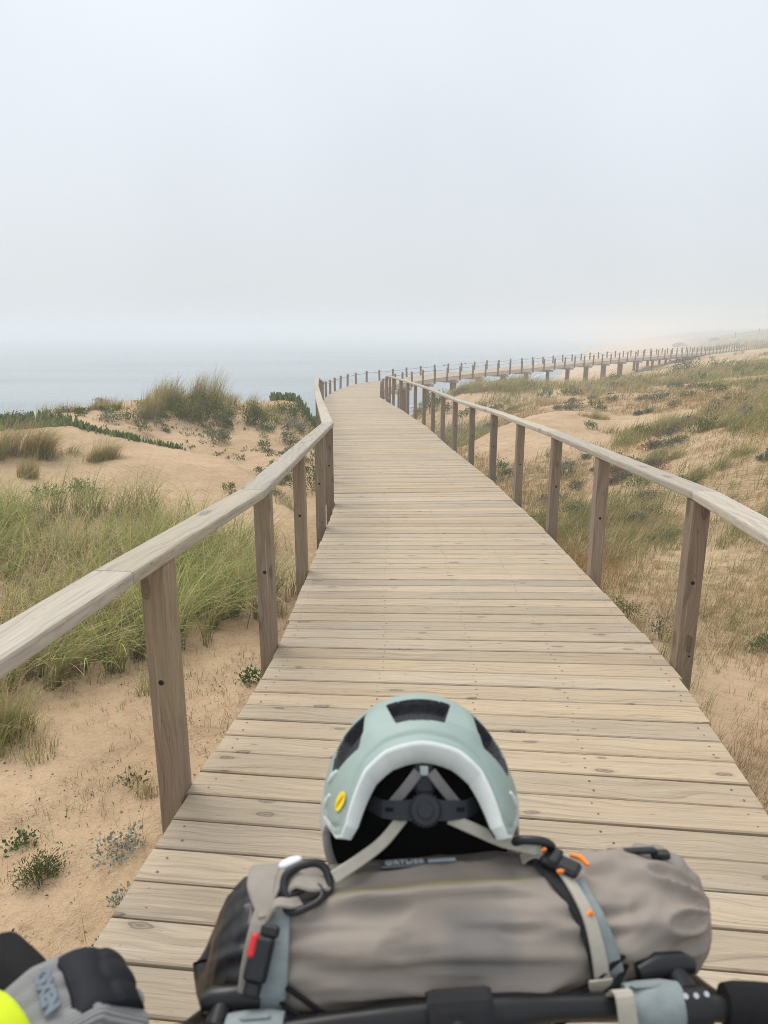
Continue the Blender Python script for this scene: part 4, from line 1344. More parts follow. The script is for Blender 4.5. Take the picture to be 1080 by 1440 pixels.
# low scrub far out on the heath, behind the single shrubs
def scrub(n, y0, y1, size, pal, thr, seed):
    yy = np.exp(RNG.uniform(math.log(y0), math.log(y1), n))
    e = right_edge(yy) + 0.4
    xx = e + RNG.random(n) ** 0.9 * (0.75 * yy + 1.0 - e).clip(0.5)
    z = ground(xx, yy)
    keep = (fbm(xx * 0.45, yy * 0.3, seed, 3) > thr) & (RNG.random(n) < bare_mask(xx, yy)) & (z > -3.6)
    xx, yy = xx[keep], yy[keep]
    parts = []
    for a, b in zip(xx, yy):
        w = random.uniform(*size) * (0.7 + b / 60)
        V, Q, C = shrub((a, b, gz(a, b)), w, w * random.uniform(0.3, 0.55), 420 if b < 40 else 180, pal, 0.022 + b * 0.0010, 0.2, 0.3, 0.0)
        parts.append((V + np.array([a, b, gz(a, b)]), Q, C))
    return merge(parts)
stuff('low_scrub', merge([scrub(190, 9, 30, (0.2, 0.5), GREYG, 0.48, 91), scrub(200, 14, 80, (0.35, 0.8), DGREEN * 1.15, 0.48, 93), scrub(110, 12, 70, (0.3, 0.7), BROWN * 1.2, 0.49, 97)]), M['leaf'])
# dunes beyond: broad pale and olive grass tufts
def path_dist(x, y):
    P = PATH_XY[::6]
    return np.sqrt(((x[:, None] - P[None, :, 0]) ** 2 + (y[:, None] - P[None, :, 1]) ** 2).min(1))
def far_grass(n, y0, y1, x_fn, h, w, seed):
    yy = np.exp(RNG.uniform(math.log(y0), math.log(y1), n))
    lo, hi = x_fn(yy)
    xx = lo + RNG.random(n) * (hi - lo)
    z = ground(xx, yy)
    keep = (z > -3.4) & (fbm(xx * 0.12, yy * 0.09, seed, 4) > 0.44) & ((path_dist(xx, yy) > 0.19 * yy) | (yy > 95) & (path_dist(xx, yy) > 3))
    xx, yy, z = xx[keep], yy[keep], z[keep]; m = len(xx); k = 5
    X = np.repeat(xx, k) + RNG.normal(0, 0.25, m * k); Y = np.repeat(yy, k) + RNG.normal(0, 0.25, m * k)
    c = np.where((RNG.random(m * k) < 0.65)[:, None], pick(OLIVE, m * k), pick(STRAW, m * k))
    return blades(np.stack([X, Y, ground(X, Y)], -1), RNG.uniform(0.4, 1.0, m * k) * h, wind(m * k, 0.7, 0.1), RNG.uniform(0.3, 1.0, m * k), RNG.uniform(0.6, 1.4, m * k) * w, c * .85, c * 1.05, 3)
stuff('far_dune_grass', merge([far_grass(7000, 30, 110, lambda y: (right_edge(y) + 0.5, 0.8 * y + 4), 0.75, 0.022, 101),
                               far_grass(5000, 90, 380, lambda y: (0.30 * y, 0.75 * y), 1.2, 0.07, 103),
                               far_grass(900, 31, 38, lambda y: (np.full(len(y), 3.2), 0.2 * y), 0.8, 0.014, 105)]), M['grass'])
# grass along the near right deck edge and behind the left rail
parts = []
for (x, y, w, h, n_, g) in [(1.95, 6.9, .3, .16, 160, .6), (2.05, 6.5, .3, .2, 160, .5), (1.85, 7.6, .3, .15, 120, .6), (-0.95, 5.6, .35, .3, 140, .5), (-1.15, 3.0, .16, .12, 60, .1), (-0.9, 2.75, .2, .16, 110, 0.02), (-0.86, 2.95, .2, .16, 90, 0.02),
                            (-1.5, 13.4, .7, .3, 180, .4), (-1.75, 10.6, .8, .4, 220, .5), (-1.35, 9.6, .5, .3, 160, .4), (-1.9, 3.4, .4, .2, 120, .4), (-1.45, 4.1, .35, .25, 130, .5), (-2.1, 2.9, .25, .14, 70, .4)]:
    V, Q, C = tussock(P0(x, y), w, h, n_, g, (0.2, 1.1), 0.004, 0.0, 1.6, 0.7)
    parts.append((V + np.array(P0(x, y)), Q, C))
stuff('edge_weeds', merge(parts), M['grass'])

# ================================================================== bicycle, bag, helmet and gloved hand in the foreground
M['rubber'] = plain('black_rubber', (0.008, 0.008, 0.009), 0.8, 0.2, (120, 0.25, 0.25))
M['black_metal'] = plain('black_anodised', (0.006, 0.0065, 0.008), 0.36, 0.4)
M['steel'] = plain('bolt_steel', (0.55, 0.55, 0.56), 0.35, 0.5, None, 1.0)
M['frame_paint'] = plain('frame_paint', (0.03, 0.035, 0.04), 0.35, 0.5)

YAW = R(4.0)
BC = Vector((0.068, 0.527, 0.977))
EX = Vector((math.cos(YAW), math.sin(YAW), 0.016)).normalized()
EY = Vector((-math.sin(YAW), math.cos(YAW), 0))
EZ = EX.cross(EY)
def B(u, f, z): return BC + EX * u + EY * f + EZ * z

bike = empty('bicycle', (0.05, 0.42, deck_z(0.42)), 'loaded bicycle in the foreground, its black handlebar across the bottom of the view', 'bicycle')
def bpart(name, mb, mats): return into(mb.build(name, mats), bike)

mb = MB()
bar_pts = spline([B(-.40, -.035, -.004), B(-.25, -.012, 0.002), B(-.12, 0.0, 0.004), B(-.05, 0.004, 0), B(.05, 0.004, 0), B(.12, 0.0, 0.004), B(.25, -.012, 0.002), B(.42, -.035, -.004)], 6)
tube(mb, bar_pts, [0.0112 + 0.0058 * math.exp(-((i / (len(bar_pts) - 1) - 0.49) / 0.14) ** 4) for i in range(len(bar_pts))], 14)
hb = bpart('handlebar', mb, M['black_metal'])
for sd, u0, u1 in ((-1, -.238, -.36), (1, .252, .405)):
    mb = MB()
    n = 14
    P = [B(u0 + (u1 - u0) * i / n, -.012 - .023 * (i / n), 0.003 - .006 * i / n) for i in range(n + 1)]
    tube(mb, P, [0.0205 if i == 0 else 0.0222 + 0.0016 * math.sin(i * 0.45) for i in range(n + 1)], 18)
    bpart('grip', mb, M['rubber'])
    # brake clamp, lever, shifter
    mb = MB()
    uc = sd * .222
    tube(mb, [B(uc - .012, -.009, .003), B(uc + .012, -.010, .003)], 0.0185, 16)
    tube(mb, [B(uc, .006, .006), B(uc - sd * .004, .024, .014)], [.012, .010], 20)
    tube(mb, [B(uc - sd * .040, .022, .014), B(uc - sd * .02, .026, .017), B(uc + sd * .006, .026, .016), B(uc + sd * .016, .024, .014)], [.008, .0112, .0112, .008], 22)
    cl = bpart('brake_clamp', mb, M['black_metal'])
    mb = MB()
    tube(mb, spline([B(uc + sd * .014, .030, -.006), B(uc + sd * .06, .036, -.046), B(uc + sd * .12, .030, -.055)], 5), 0.0055, 8, flat=1.5)
    bpart('brake_lever', mb, M['black_metal'])
    mb = MB()
    us = sd * .192
    tube(mb, [B(us - .008, -.005, .003), B(us + .008, -.006, .003)], 0.0172, 14)
    mb.box(B(us, -.004, -.02), (.026, .03, .018), None, .004)
    sh = bpart('shifter', mb, M['black_metal'])
    mb = MB()
    for du, dz in ((0, 0), (.010, .004), (-.01, .002)):
        mb.disc(B(uc + du, -.013, .0216 + dz * .2), (0, -.5, 1), .0026, 0, 8)
    bpart('clamp_bolt', mb, M['steel'])
# bar end horn on the left, held by the gloved hand
mb = MB()
HN, HT = Vector((-.262, .447, 1.012)), Vector((-.364, .546, 1.024))
tube(mb, spline([B(-.335, -.03, 0), HN + Vector((0, 0, .01)), Vector((-.292, .482, 1.022)), Vector((-.325, .516, 1.026)), HT, HT + (HT - HN).normalized() * .012, HT + (HT - HN).normalized() * .017], 4),
     [.013] * 4 + [.022] * 4 + [.0245] * 4 + [.0255] * 4 + [.0255, .025, .024, .023] + [.020, .017, .012, .007] + [.003], 20)
bpart('bar_end', mb, M['rubber'])
# stem, steering head, fork
mb = MB()
tube(mb, [B(0, -.075, .012), B(0, -.03, .006), B(0, 0.0, 0)], [.019, .017, .019], 14)
tube(mb, [B(-.028, .003, 0), B(.028, .003, 0)], .0225, 16)
tube(mb, [B(0, -.075, .04), B(0, -.062, -.035)], .021, 16)
bpart('stem', mb, M['black_metal'])
HTOP, HBOT = B(0, -.062, -.035), B(0, -.018, -.17)
mb = MB(); tube(mb, [HTOP, HBOT], [.025, .027], 18); bpart('head_tube', mb, M['frame_paint'])
zw = deck_z(0.65)
AX = B(0, 0.10, 0); AX.z = zw + 0.355
mb = MB()
for sd in (-1, 1):
    cr = HBOT - Vector((0, 0, .025))
    tube(mb, spline([cr, cr + EX * sd * .055 + EY * .012 - EZ * .05, AX + EX * sd * .06], 5), [.017] * 5 + [.015] * 6, 12)
bpart('fork', mb, M['frame_paint'])
def ring(mb, c, r, rr, k=40, kk=12, mi=0):
    P = [c + EY * r * math.cos(2 * math.pi * i / k) + EZ * r * math.sin(2 * math.pi * i / k) for i in range(k)]
    V, F = [], []
    for i in range(k):
        o = (P[i] - c).normalized()
        for j in range(kk):
            a = 2 * math.pi * j / kk
            V.append(P[i] + o * rr * math.cos(a) + EX * rr * math.sin(a))
    for i in range(k):
        for j in range(kk):
            F.append([i * kk + j, i * kk + (j + 1) % kk, ((i + 1) % k) * kk + (j + 1) % kk, ((i + 1) % k) * kk + j])
    mb.add(V, F, mi, None, .5, True)
wheel = empty('wheel', AX); 
mb = MB(); tube(mb, [AX - EX * .05, AX + EX * .05], .022, 12); whub = into(mb.build('hub', M['black_metal']), wheel)
into(wheel, bike)
mb = MB(); ring(mb, AX, .327, .028, 56); into(mb.build('tyre', M['rubber']), wheel)
mb = MB(); ring(mb, AX, .298, .013, 56, 8); into(mb.build('rim', M['black_metal']), wheel)
mb = MB()
for i in range(28):
    a = 2 * math.pi * i / 28
    tube(mb, [AX + EX * (.03 if i % 2 else -.03) + (EY * math.cos(a + .3) + EZ * math.sin(a + .3)) * .02, AX + (EY * math.cos(a) + EZ * math.sin(a)) * .292], .0012, 4)
into(mb.build('spokes', M['steel']), wheel)
mb = MB()
tube(mb, [HTOP + (HBOT - HTOP) * .25, Vector((.03, -.12, deck_z(0) + .80))], [.019, .016], 12); bpart('top_tube', mb, M['frame_paint'])
mb = MB()
tube(mb, [HTOP + (HBOT - HTOP) * .8, Vector((.02, .0, deck_z(0) + .33))], [.024, .022], 12); bpart('down_tube', mb, M['frame_paint'])
for sd in (-1, 1):
    mb = MB()
    for k in range(2):
        z0 = .028 - k * .012
        tube(mb, spline([B(sd * .178, .034, z0), B(sd * (.15), .02 - .01 * k, z0 - .006), B(sd * .10, .012, -.02 - .012 * k), B(sd * .03, .03, -.10)], 6), .0026, 6)
    bpart('brake_cable', mb, M['rubber'])

# ------------------------------------------------------------------ handlebar bag
def fabric(name, c0, c1, sc=9.0, rough=0.7, weave=900, coat=0.0, spec=.3):
    m, t, b = new_mat(name)
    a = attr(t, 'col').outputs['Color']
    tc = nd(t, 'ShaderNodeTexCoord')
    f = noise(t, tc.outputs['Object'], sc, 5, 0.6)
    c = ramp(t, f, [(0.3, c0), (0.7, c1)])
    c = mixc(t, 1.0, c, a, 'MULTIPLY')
    lk(t, c, b.inputs['Base Color'])
    b.inputs['Roughness'].default_value = rough
    b.inputs['Specular IOR Level'].default_value = spec
    b.inputs['Coat Weight'].default_value = coat
    b.inputs['Coat Roughness'].default_value = 0.3
    g = noise(t, tc.outputs['Object'], weave, 2, 0.5)
    g2 = noise(t, tc.outputs['Object'], 45, 4, 0.6)
    bump(t, b, math_n(t, 'ADD', math_n(t, 'MULTIPLY', g, 0.15), g2), 0.25, 0.003)
    return m
M['bag'] = fabric('taupe_ripstop', (0.225, 0.195, 0.165), (0.29, 0.25, 0.215), 7, 0.62)
M['bag_black'] = fabric('black_coated_nylon', (0.006, 0.0065, 0.008), (0.011, 0.0115, 0.014), 9, 0.40, 900, 0.0, .5)
M['web_grey'] = fabric('grey_blue_webbing', (0.19, 0.225, 0.23), (0.25, 0.285, 0.285), 60, 0.75)
M['web_beige'] = fabric('beige_webbing', (0.36, 0.34, 0.28), (0.43, 0.40, 0.34), 40, 0.75)
M['web_taupe'] = fabric('taupe_webbing', (0.24, 0.215, 0.185), (0.30, 0.27, 0.235), 40, 0.75)
M['web_black'] = fabric('black_webbing', (0.010, 0.010, 0.012), (0.018, 0.018, 0.021), 40, 0.7)
M['web_shaded'] = fabric('painted_shade_webbing', (0.15, 0.14, 0.14), (0.20, 0.185, 0.18), 40, 0.75)  # webbing darkened: shade inside the helmet is painted into its colour
M['plastic'] = plain('black_plastic', (0.008, 0.0085, 0.011), 0.42, 0.45)
M['red'] = plain('red_plastic', (0.62, 0.02, 0.025), 0.4, 0.5)
M['orange'] = plain('orange_cord', (0.85, 0.24, 0.02), 0.6, 0.4)
M['white'] = plain('white_plastic', (0.78, 0.82, 0.86), 0.35, 0.5)

BAGC = (0.012, 0.095, 0.001)
SU = (-.178, .150)
def bag_r(u):
    r = np.interp(u, [-.250, -.2496, -.247, -.2415, -.233, -.220, -.2075, -.19, -.15, 0, .12, .16, .20, .235, .262, .282, .292, .296],
                  [.002, .014, .0275, .0415, .054, .064, .069, .0715, .072, .073, .0715, .0675, .0645, .059, .050, .036, .020, .004])
    return r
def ridge(x, y, seed):
    n = vnoise(x, y, seed)
    return 1 - np.abs(2 * n - 1)
def bag_surface(u, th, off=0.0, raw=False):
    """u along the bag, th from the top towards the rider; returns local (u, f, z)"""
    u = np.asarray(u, float); th = np.asarray(th, float)
    r = bag_r(u)
    c = r * 0
    if not raw:
        for us, kk in zip(SU, (.08, .07)):
            g = np.exp(-((u - us) / .022) ** 2)
            r = r * (1 - kk * g)
            r = r + .0035 * np.sin(th * 15 + 9 * vnoise(th * 2, u * 0, 3)) * np.exp(-((u - us) / .05) ** 2) * (np.abs(u - us) > .004)
        mid = np.clip(1 - np.abs(u + .01) / .17, 0, 1) ** .5
        r = r + mid * (.0075 * ridge(u * 7 + 2, th * 2.4 + u * 2.5, 5) ** 2 + .004 * ridge(u * 13, th * 5.5 - u * 4, 8) ** 2 - .004)
        for th0, sl, am, wd, ua, ub in ((.30, .5, .0055, .10, -.13, .10), (.78, -.35, .004, .16, -.15, .02), (1.05, .55, .0065, .12, -.15, .13), (1.42, .25, .006, .13, -.14, .14), (1.80, -.45, .006, .12, -.16, .12), (.62, .8, .004, .10, .0, .13)):
            dd = th - (th0 + sl * u + .12 * (vnoise(u * 16, u * 0 + th0 * 9, 40) - .5))
            prof = np.where(dd < 0, np.exp(-(dd / (wd * 1.9)) ** 2), np.exp(-(dd / (wd * .55)) ** 2))
            r = r + 1.45 * am * prof * np.clip((u - ua) / .05, 0, 1) * np.clip((ub - u) / .05, 0, 1)
        rt = np.clip((u - .15) / .03, 0, 1)
        r = r + rt * (.012 * ridge(u * 15 + th * 1.2, th * 2.6 - u * 9, 15) ** 2 + .004 * ridge(u * 30, th * 5 + u * 20, 18) - .006) * np.clip((.296 - u) / .03, 0, 1)
        lt = np.clip((-.198 - u) / .015, 0, 1) * np.clip((u + .250) / .02, 0, 1)
        r = r + lt * (.006 * ridge(u * 26 + th * 1.5, th * 2.2 + u * 9, 25) ** 2 - .004)
    r = r + off
    f = -np.sin(th) * r * 1.02
    z = np.cos(th) * r
    # the roll sags and the right end lifts a little forward
    f = f + np.clip((u - .18) / .1, 0, 1) * .012
    z = z + np.clip((u - .18) / .1, 0, 1) * -.004 - np.clip((-.2 - u) / .07, 0, 1) * .016
    u = u - np.clip((-.165 - u) / .06, 0, 1) * .010 * (.2 - np.cos(th))
    return u + BAGC[0] * 0, f + BAGC[1], z + BAGC[2]
def bag_pt(u, th_deg, off=0.0):
    a, b, c = bag_surface(np.array([u]), np.array([R(th_deg)]), off, True)
    rr = 1.0
    return B(float(a[0]), float(b[0]), float(c[0]))

bag = empty('handlebar_bag', B(0, .098, -.06), 'taupe roll top bag with black end strapped along the handlebar, under the helmet', 'bag')
def bag_shell(name, u0, u1, n, mat, colf):
    k = 150
    U, T = np.meshgrid(np.linspace(u0, u1, n), np.linspace(-math.pi, math.pi, k, endpoint=False), indexing='ij')
    # seamless in th
    a, f, z = bag_surface(U, T)
    a2, f2, z2 = bag_surface(U, T + 2 * math.pi)
    w = np.clip((T + math.pi) / .5, 0, 1)
    f = f * w + f2 * (1 - w); z = z * w + z2 * (1 - w)
    W = np.array(BC)[None, None] + a[..., None] * np.array(EX) + f[..., None] * np.array(EY) + z[..., None] * np.array(EZ)
    i = np.arange(n * k).reshape(n, k)
    Q = np.stack([i[:-1], np.roll(i, -1, 1)[:-1], np.roll(i, -1, 1)[1:], i[1:]], -1).reshape(-1, 4)
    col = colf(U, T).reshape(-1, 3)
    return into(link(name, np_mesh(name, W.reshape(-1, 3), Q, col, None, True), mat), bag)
def bag_col(U, T):
    c = np.ones(U.shape + (3,))
    d = np.degrees(T)
    # darker band along the top, damp grey patch at the centre front
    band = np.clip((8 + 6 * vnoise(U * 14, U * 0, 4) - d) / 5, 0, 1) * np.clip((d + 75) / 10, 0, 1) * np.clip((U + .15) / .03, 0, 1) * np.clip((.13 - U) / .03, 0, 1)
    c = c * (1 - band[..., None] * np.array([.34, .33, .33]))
    edge = np.exp(-((d - 9) / 4) ** 2) * np.clip((U + .14) / .02, 0, 1) * np.clip((.10 - U) / .02, 0, 1) * (vnoise(U * 20, U * 0, 6) > .35)
    c = c * (1 - edge[..., None] * np.array([.2, .16, .42]))
    gp = np.exp(-((U - .03) / .036) ** 6) * np.exp(-((d - 52) / 24) ** 6)
    c = c * (1 - gp[..., None] * np.array([.30, .25, .18]))
    return c
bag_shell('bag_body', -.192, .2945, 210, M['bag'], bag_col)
bag_shell('end_cap', -.250, -.1905, 150, M['bag_black'], lambda U, T: np.ones(U.shape + (3,)))

def ribbon(name, pts, nrm, width, mat, parent, thick=0.002, n=6, side=None):
    P = spline([tuple(p) for p in pts], n)
    Nn = spline([tuple(q) for q in nrm], n)
    V, F = [], []
    wd = np.interp(np.linspace(0, 1, len(P)), np.linspace(0, 1, len(width)), width) if isinstance(width, (list, tuple)) else np.full(len(P), width)
    for i in range(len(P)):
        t = Vector(P[min(i + 1, len(P) - 1)] - P[max(i - 1, 0)]).normalized()
        nn = Vector(Nn[i]).normalized()
        s_ = t.cross(nn).normalized()
        if side is not None:
            s_ = (side - t * side.dot(t)).normalized()
            if s_.cross(t).dot(nn) < 0: s_ = s_ * 1.0
        nn2 = s_.cross(t)
        nn = nn2 if nn2.dot(nn) >= 0 else -nn2
        p = Vector(P[i])
        for a, b in ((-.5, 0), (-.42, 1), (.42, 1), (.5, 0), (.42, -.3), (-.42, -.3)):
            V.append(p + s_ * a * wd[i] + nn * b * thick)
    k = 6
    for i in range(len(P) - 1):
        for j in range(k):
            F.append([i * k + j, i * k + (j + 1) % k, (i + 1) * k + (j + 1) % k, (i + 1) * k + j])
    F += [list(range(k)), [(len(P) - 1) * k + j for j in range(k)]]
    mb = MB(); mb.add(V, F, 0)
    o = mb.build(name, mat)
    a = o.data.attributes.new('col', 'FLOAT_COLOR', 'POINT')
    a.data.foreach_set('color', np.ones(len(o.data.vertices) * 4, np.float32))
    return into(o, parent)
def bag_strap(name, path, width, mat, off=.003, tail=()):
    pts, nrm = [], []
    for u, th in path:
        p = bag_pt(u, th, off); pts.append(p)
        nrm.append(EY * -math.sin(R(th)) + EZ * math.cos(R(th)))
    for (u, f, z), nn in tail:
        pts.append(B(u, f, z)); nrm.append(EY * nn[0] + EZ * nn[1])
    return ribbon(name, pts, nrm, width, mat, bag, side=EX)
# left side
bag_strap('strap', [(-.166, 20), (-.168, 45), (-.172, 75), (-.178, 100), (-.182, 118)], [.022, .026, .028, .028], M['web_grey'], .004, [((-.185, -.004, .027), (-.7, .7))])
bag_strap('strap', [(-.150, -40), (-.166, -12), (-.182, 15), (-.192, 45), (-.197, 80), (-.198, 115), (-.198, 135)], .017, M['web_taupe'], .005)
bag_strap('strap', [(-.184, -70), (-.186, -30), (-.188, 0), (-.180, 25)], [.034, .036, .03, .016], M['web_taupe'], .006)
# right side
bag_strap('strap', [(.098, -25), (.110, -5), (.122, 15), (.134, 35), (.142, 60), (.147, 90), (.150, 118)], [.020, .022, .020, .016], M['web_black'], .003)
bag_strap('strap', [(.136, 12), (.146, 40), (.154, 70), (.160, 98), (.166, 118)], [.016, .022, .028, .030], M['web_grey'], .005, [((.178, -.003, .027), (-.7, .7))])
bag_strap('strap', [(.112, -12), (.126, 10), (.138, 38), (.143, 66), (.146, 92), (.148, 112)], [.010, .013, .017, .018, .018], M['web_beige'], .008, [((.150, -.012, .034), (-.8, .6)), ((.151, -.030, .016), (-.95, .3)), ((.152, -.034, -.004), (-1, .0))])
bag_strap('strap_keeper', [(.1415, 78), (.1425, 92), (.1435, 104)], .024, M['web_beige'], .0115)
# wide grey webbing wraps on the bar
for uc in (-.186, .186):
    mb = MB(); tube(mb, [B(uc - .026, -.004, .003), B(uc - .012, -.005, .003), B(uc + .012, -.005, .003), B(uc + .026, -.006, .003)], [.0195, .0215, .0215, .0195], 20)
    o = mb.build('bar_wrap', M['web_grey']); a = o.data.attributes.new('col', 'FLOAT_COLOR', 'POINT'); a.data.foreach_set('color', np.ones(len(o.data.vertices) * 4, np.float32)); into(o, bag)
# central holster strap
bag_strap('holster_strap', [(.005, 92), (.004, 108), (.003, 120)], .060, M['web_black'], .003, [((.002, .004, .030), (-.5, .85)), ((.002, -.028, .006), (-1, .2)), ((.002, -.026, -.02), (-.8, -.6))])
mb = MB()
Pc = [B(u, .028 + 0.004 * math.sin(u * 20), -.018) for u in np.linspace(-.20, .22, 16)]
tube(mb, Pc, [.024] * 16, 12, flat=.8)
o = mb.build('holster', M['bag_black']); a = o.data.attributes.new('col', 'FLOAT_COLOR', 'POINT'); a.data.foreach_set('color', np.ones(len(o.data.vertices) * 4, np.float32)); into(o, bag)

def oriented(u, th, off, du=0.0):
    """matrix on the bag surface: x along the bag, y towards the rider round the curve, z outward"""
    n = EY * -math.sin(R(th)) + EZ * math.cos(R(th))
    yv = EY * -math.cos(R(th)) + EZ * -math.sin(R(th))
    x = EX * math.cos(du) + yv * math.sin(du)
    y = n.cross(x)
    Mx = Matrix((x, y, n)).transposed()
    return bag_pt(u, th, off), Mx
# side release buckle with red tab
c, Mx = oriented(-.184, 50, .012, .25)
mb = MB(); mb.box(c, (.022, .040, .012), Mx, .004); mb.box(c + Mx @ Vector((0, -.024, 0)), (.016, .014, .009), Mx, .003); mb.box(c + Mx @ Vector((.004, .024, 0)), (.018, .012, .008), Mx, .003)
bk = into(mb.build('buckle', M['plastic']), bag)
mb = MB(); mb.box(c + Mx @ Vector((-.008, .010, .004)), (.008, .022, .007), Mx, .003); into(mb.build('red_tab', M['red']), bag)
def loop_on_bag(name, u, th, ax, ay, rr, rot, mat, off=.010, tilt=0.0):
    c, Mx = oriented(u, th, off, rot)
    P = []
    for i in range(29):
        a = 2 * math.pi * i / 28
        ca, sa = math.cos(a), math.sin(a)
        P.append(c + Mx @ Vector((ax * np.sign(ca) * abs(ca) ** .7, ay * np.sign(sa) * abs(sa) ** .7, tilt * sa)))
    mb = MB(); tube(mb, P, rr, 10); return into(mb.build(name, mat), bag)
loop_on_bag('ring', -.139, 4, .023, .0145, .0042, -.3, M['plastic'], .010, .010)
loop_on_bag('ring', -.142, 15, .019, .010, .0034, -.4, M['plastic'], .008, .0)
c, Mx = oriented(-.156, -8, .021, -.5)
bm = bmesh.new(); bmesh.ops.create_uvsphere(bm, u_segments=16, v_segments=10, radius=1)
for v in bm.verts: v.co = c + Mx @ Vector((v.co.x * .0135, v.co.y * .0062, v.co.z * .0045))
me = bpy.data.meshes.new('lever'); bm.to_mesh(me); bm.free()
for p in me.polygons: p.use_smooth = True
into(link('white_lever', me, M['white']), bag)
ribbon('strap_loop', [bag_pt(-.162, 6, .004), bag_pt(-.15, 4, .014), bag_pt(-.135, 6, .012), bag_pt(-.118, 2, .006)], [EZ, EZ, EZ, EZ], .02, M['web_taupe'], bag, side=EY)
ribbon('strap_loop', [bag_pt(-.178, 26, .006), bag_pt(-.168, 20, .016), bag_pt(-.155, 20, .014), bag_pt(-.146, 16, .006)], [EZ, EZ, EZ, EZ], .012, M['web_taupe'], bag, side=EY)
loop_on_bag('ring', .102, -16, .020, .015, .0048, .3, M['plastic'], .016, -.012)
ribbon('strap_loop', [bag_pt(.088, -12, .004), bag_pt(.10, -10, .012), bag_pt(.115, -6, .008), bag_pt(.126, -2, .004)], [EZ, EZ, EZ, EZ], .014, M['web_taupe'], bag, side=EY)
c, Mx = oriented(.124, 2, .012, .7)
mb = MB(); mb.box(c, (.040, .020, .010), Mx, .003); mb.box(c + Mx @ Vector((-.006, .0, .006)), (.010, .022, .006), Mx, .002); into(mb.build('buckle', M['plastic']), bag)
for du, dth, l, rot in ((.112, -10, .007, .6), (.126, 10, .018, .25), (.146, -2, .022, .9), (.140, 38, .004, .1)):
    c, Mx = oriented(du, dth, .012 if dth < 20 else .009, rot)
    mb = MB(); tube(mb, [c + Mx @ Vector((-l / 2, 0, 0)), c + Mx @ Vector((0, .002, .002)), c + Mx @ Vector((l / 2, 0, 0))], [.0022, .0032, .0022], 8); into(mb.build('orange_cord', M['orange']), bag)
# rolled closure at the right end with its black stiffener
P = [B(.215, .142, .040), B(.245, .144, .036), B(.272, .132, .020), B(.282, .112, -.004), B(.272, .094, -.026)]
Psp = spline(P, 6)
mb = MB(); tube(mb, Psp, [.006 + .019 * math.sin(math.pi * min(1, .05 + i / (len(Psp) - 1) * .9)) + .002 * math.sin(i * 1.9) for i in range(len(Psp))], 14, flat=.72)
o = mb.build('roll_closure', M['bag']); a = o.data.attributes.new('col', 'FLOAT_COLOR', 'POINT'); a.data.foreach_set('color', np.tile(np.array([.92, .96, 1.0, 1], np.float32), len(o.data.vertices))); into(o, bag)
mb = MB()
c, Mx = oriented(.218, -28, .006, .1); mb.box(c, (.055, .012, .006), Mx, .002)
c, Mx = oriented(.250, -24, .008, .3); mb.box(c, (.020, .015, .008), Mx, .002)
into(mb.build('buckle', M['plastic']), bag)

def text_mesh(name, body, size, extr, mat, Mw, parent, bevel=0.0, spacing=1.0, bold=0.0):
    cu = bpy.data.curves.new(name, 'FONT')
    cu.body = body; cu.size = size; cu.extrude = extr; cu.align_x = 'CENTER'; cu.align_y = 'CENTER'
    cu.bevel_depth = bevel; cu.space_character = spacing; cu.offset = bold
    tmp = bpy.data.objects.new(name + '_curve', cu)
    COL.objects.link(tmp)
    dg = bpy.context.evaluated_depsgraph_get()
    me = bpy.data.meshes.new_from_object(tmp.evaluated_get(dg))
    bpy.data.objects.remove(tmp); bpy.data.curves.remove(cu)
    me.transform(Mw)
    me.materials.clear()
    o = bpy.data.objects.new(name, me)
    me.materials.append(mat)
    COL.objects.link(o)
    return into(o, parent)
M['badge'] = plain('badge_dark', (0.06, 0.065, 0.07), 0.5, 0.4)
M['badge_ink'] = plain('badge_print', (0.34, 0.40, 0.42), 0.5, 0.4)
c, Mx = oriented(-.021, -16, .004)
mb = MB(); mb.box(c, (.084, .014, .003), Mx, .0014); bd = into(mb.build('badge', M['badge']), bag)
mb = MB(); mb.box(c + Mx @ Vector((.024, 0, .0018)), (.030, .0065, .0012), Mx, .0005); into(mb.build('badge_bar', M['badge_ink']), bag)
flip = Matrix.Rotation(math.pi, 3, 'X')
def on_surface(c, x, y):
    n = x.cross(y)
    return Matrix.Translation(c) @ Matrix((x, y, n)).transposed().to_4x4()
xx = Mx @ Vector((1, 0, 0)); yy = Mx @ Vector((0, 1, 0))
if xx.cross(yy).dot(Mx @ Vector((0, 0, 1))) < 0: yy = -yy
text_mesh('badge_lettering', 'ORTLIEB', .0105, .0006, M['badge_ink'], on_surface(c + Mx @ Vector((-.016, 0, .0022)), xx, yy), bag, 0, 1.05, .0002)

# ------------------------------------------------------------------ helmet strapped on the bag, opening towards the rider
HC = Vector((.042, .700, 1.042))
HA, HCZ = .1175, .133
helm = empty('helmet', (HC.x, HC.y + .02, HC.z - .12), 'pale mint bicycle helmet with black padding, strapped on top of the taupe bag', 'helmet')
M['mint'] = plain('mint_shell', (0.285, 0.365, 0.335), 0.5, 0.35, (11, 0.09, 0.0))
M['lip'] = plain('white_lip', (0.64, 0.68, 0.655), 0.6, 0.3, (16, 0.15, 0.1))
M['strip'] = plain('pale_grey_strip', (0.46, 0.49, 0.47), 0.5, 0.4, (25, 0.06, 0.0))
M['pad'] = plain('black_padding', (0.008, 0.008, 0.009), 0.9, 0.1)
M['vent'] = plain('vent_foam', (0.035, 0.036, 0.042), 0.85, 0.3, (220, 0.4, 0.6))
M['dial'] = plain('dial_plastic', (0.014, 0.017, 0.023), 0.5, 0.4)
M['yellow'] = plain('yellow_sticker', (0.85, 0.62, 0.01), 0.45, 0.4)
M['sticker_ink'] = plain('sticker_ink', (0.45, 0.30, 0.01), 0.5, 0.3)
YA = .868
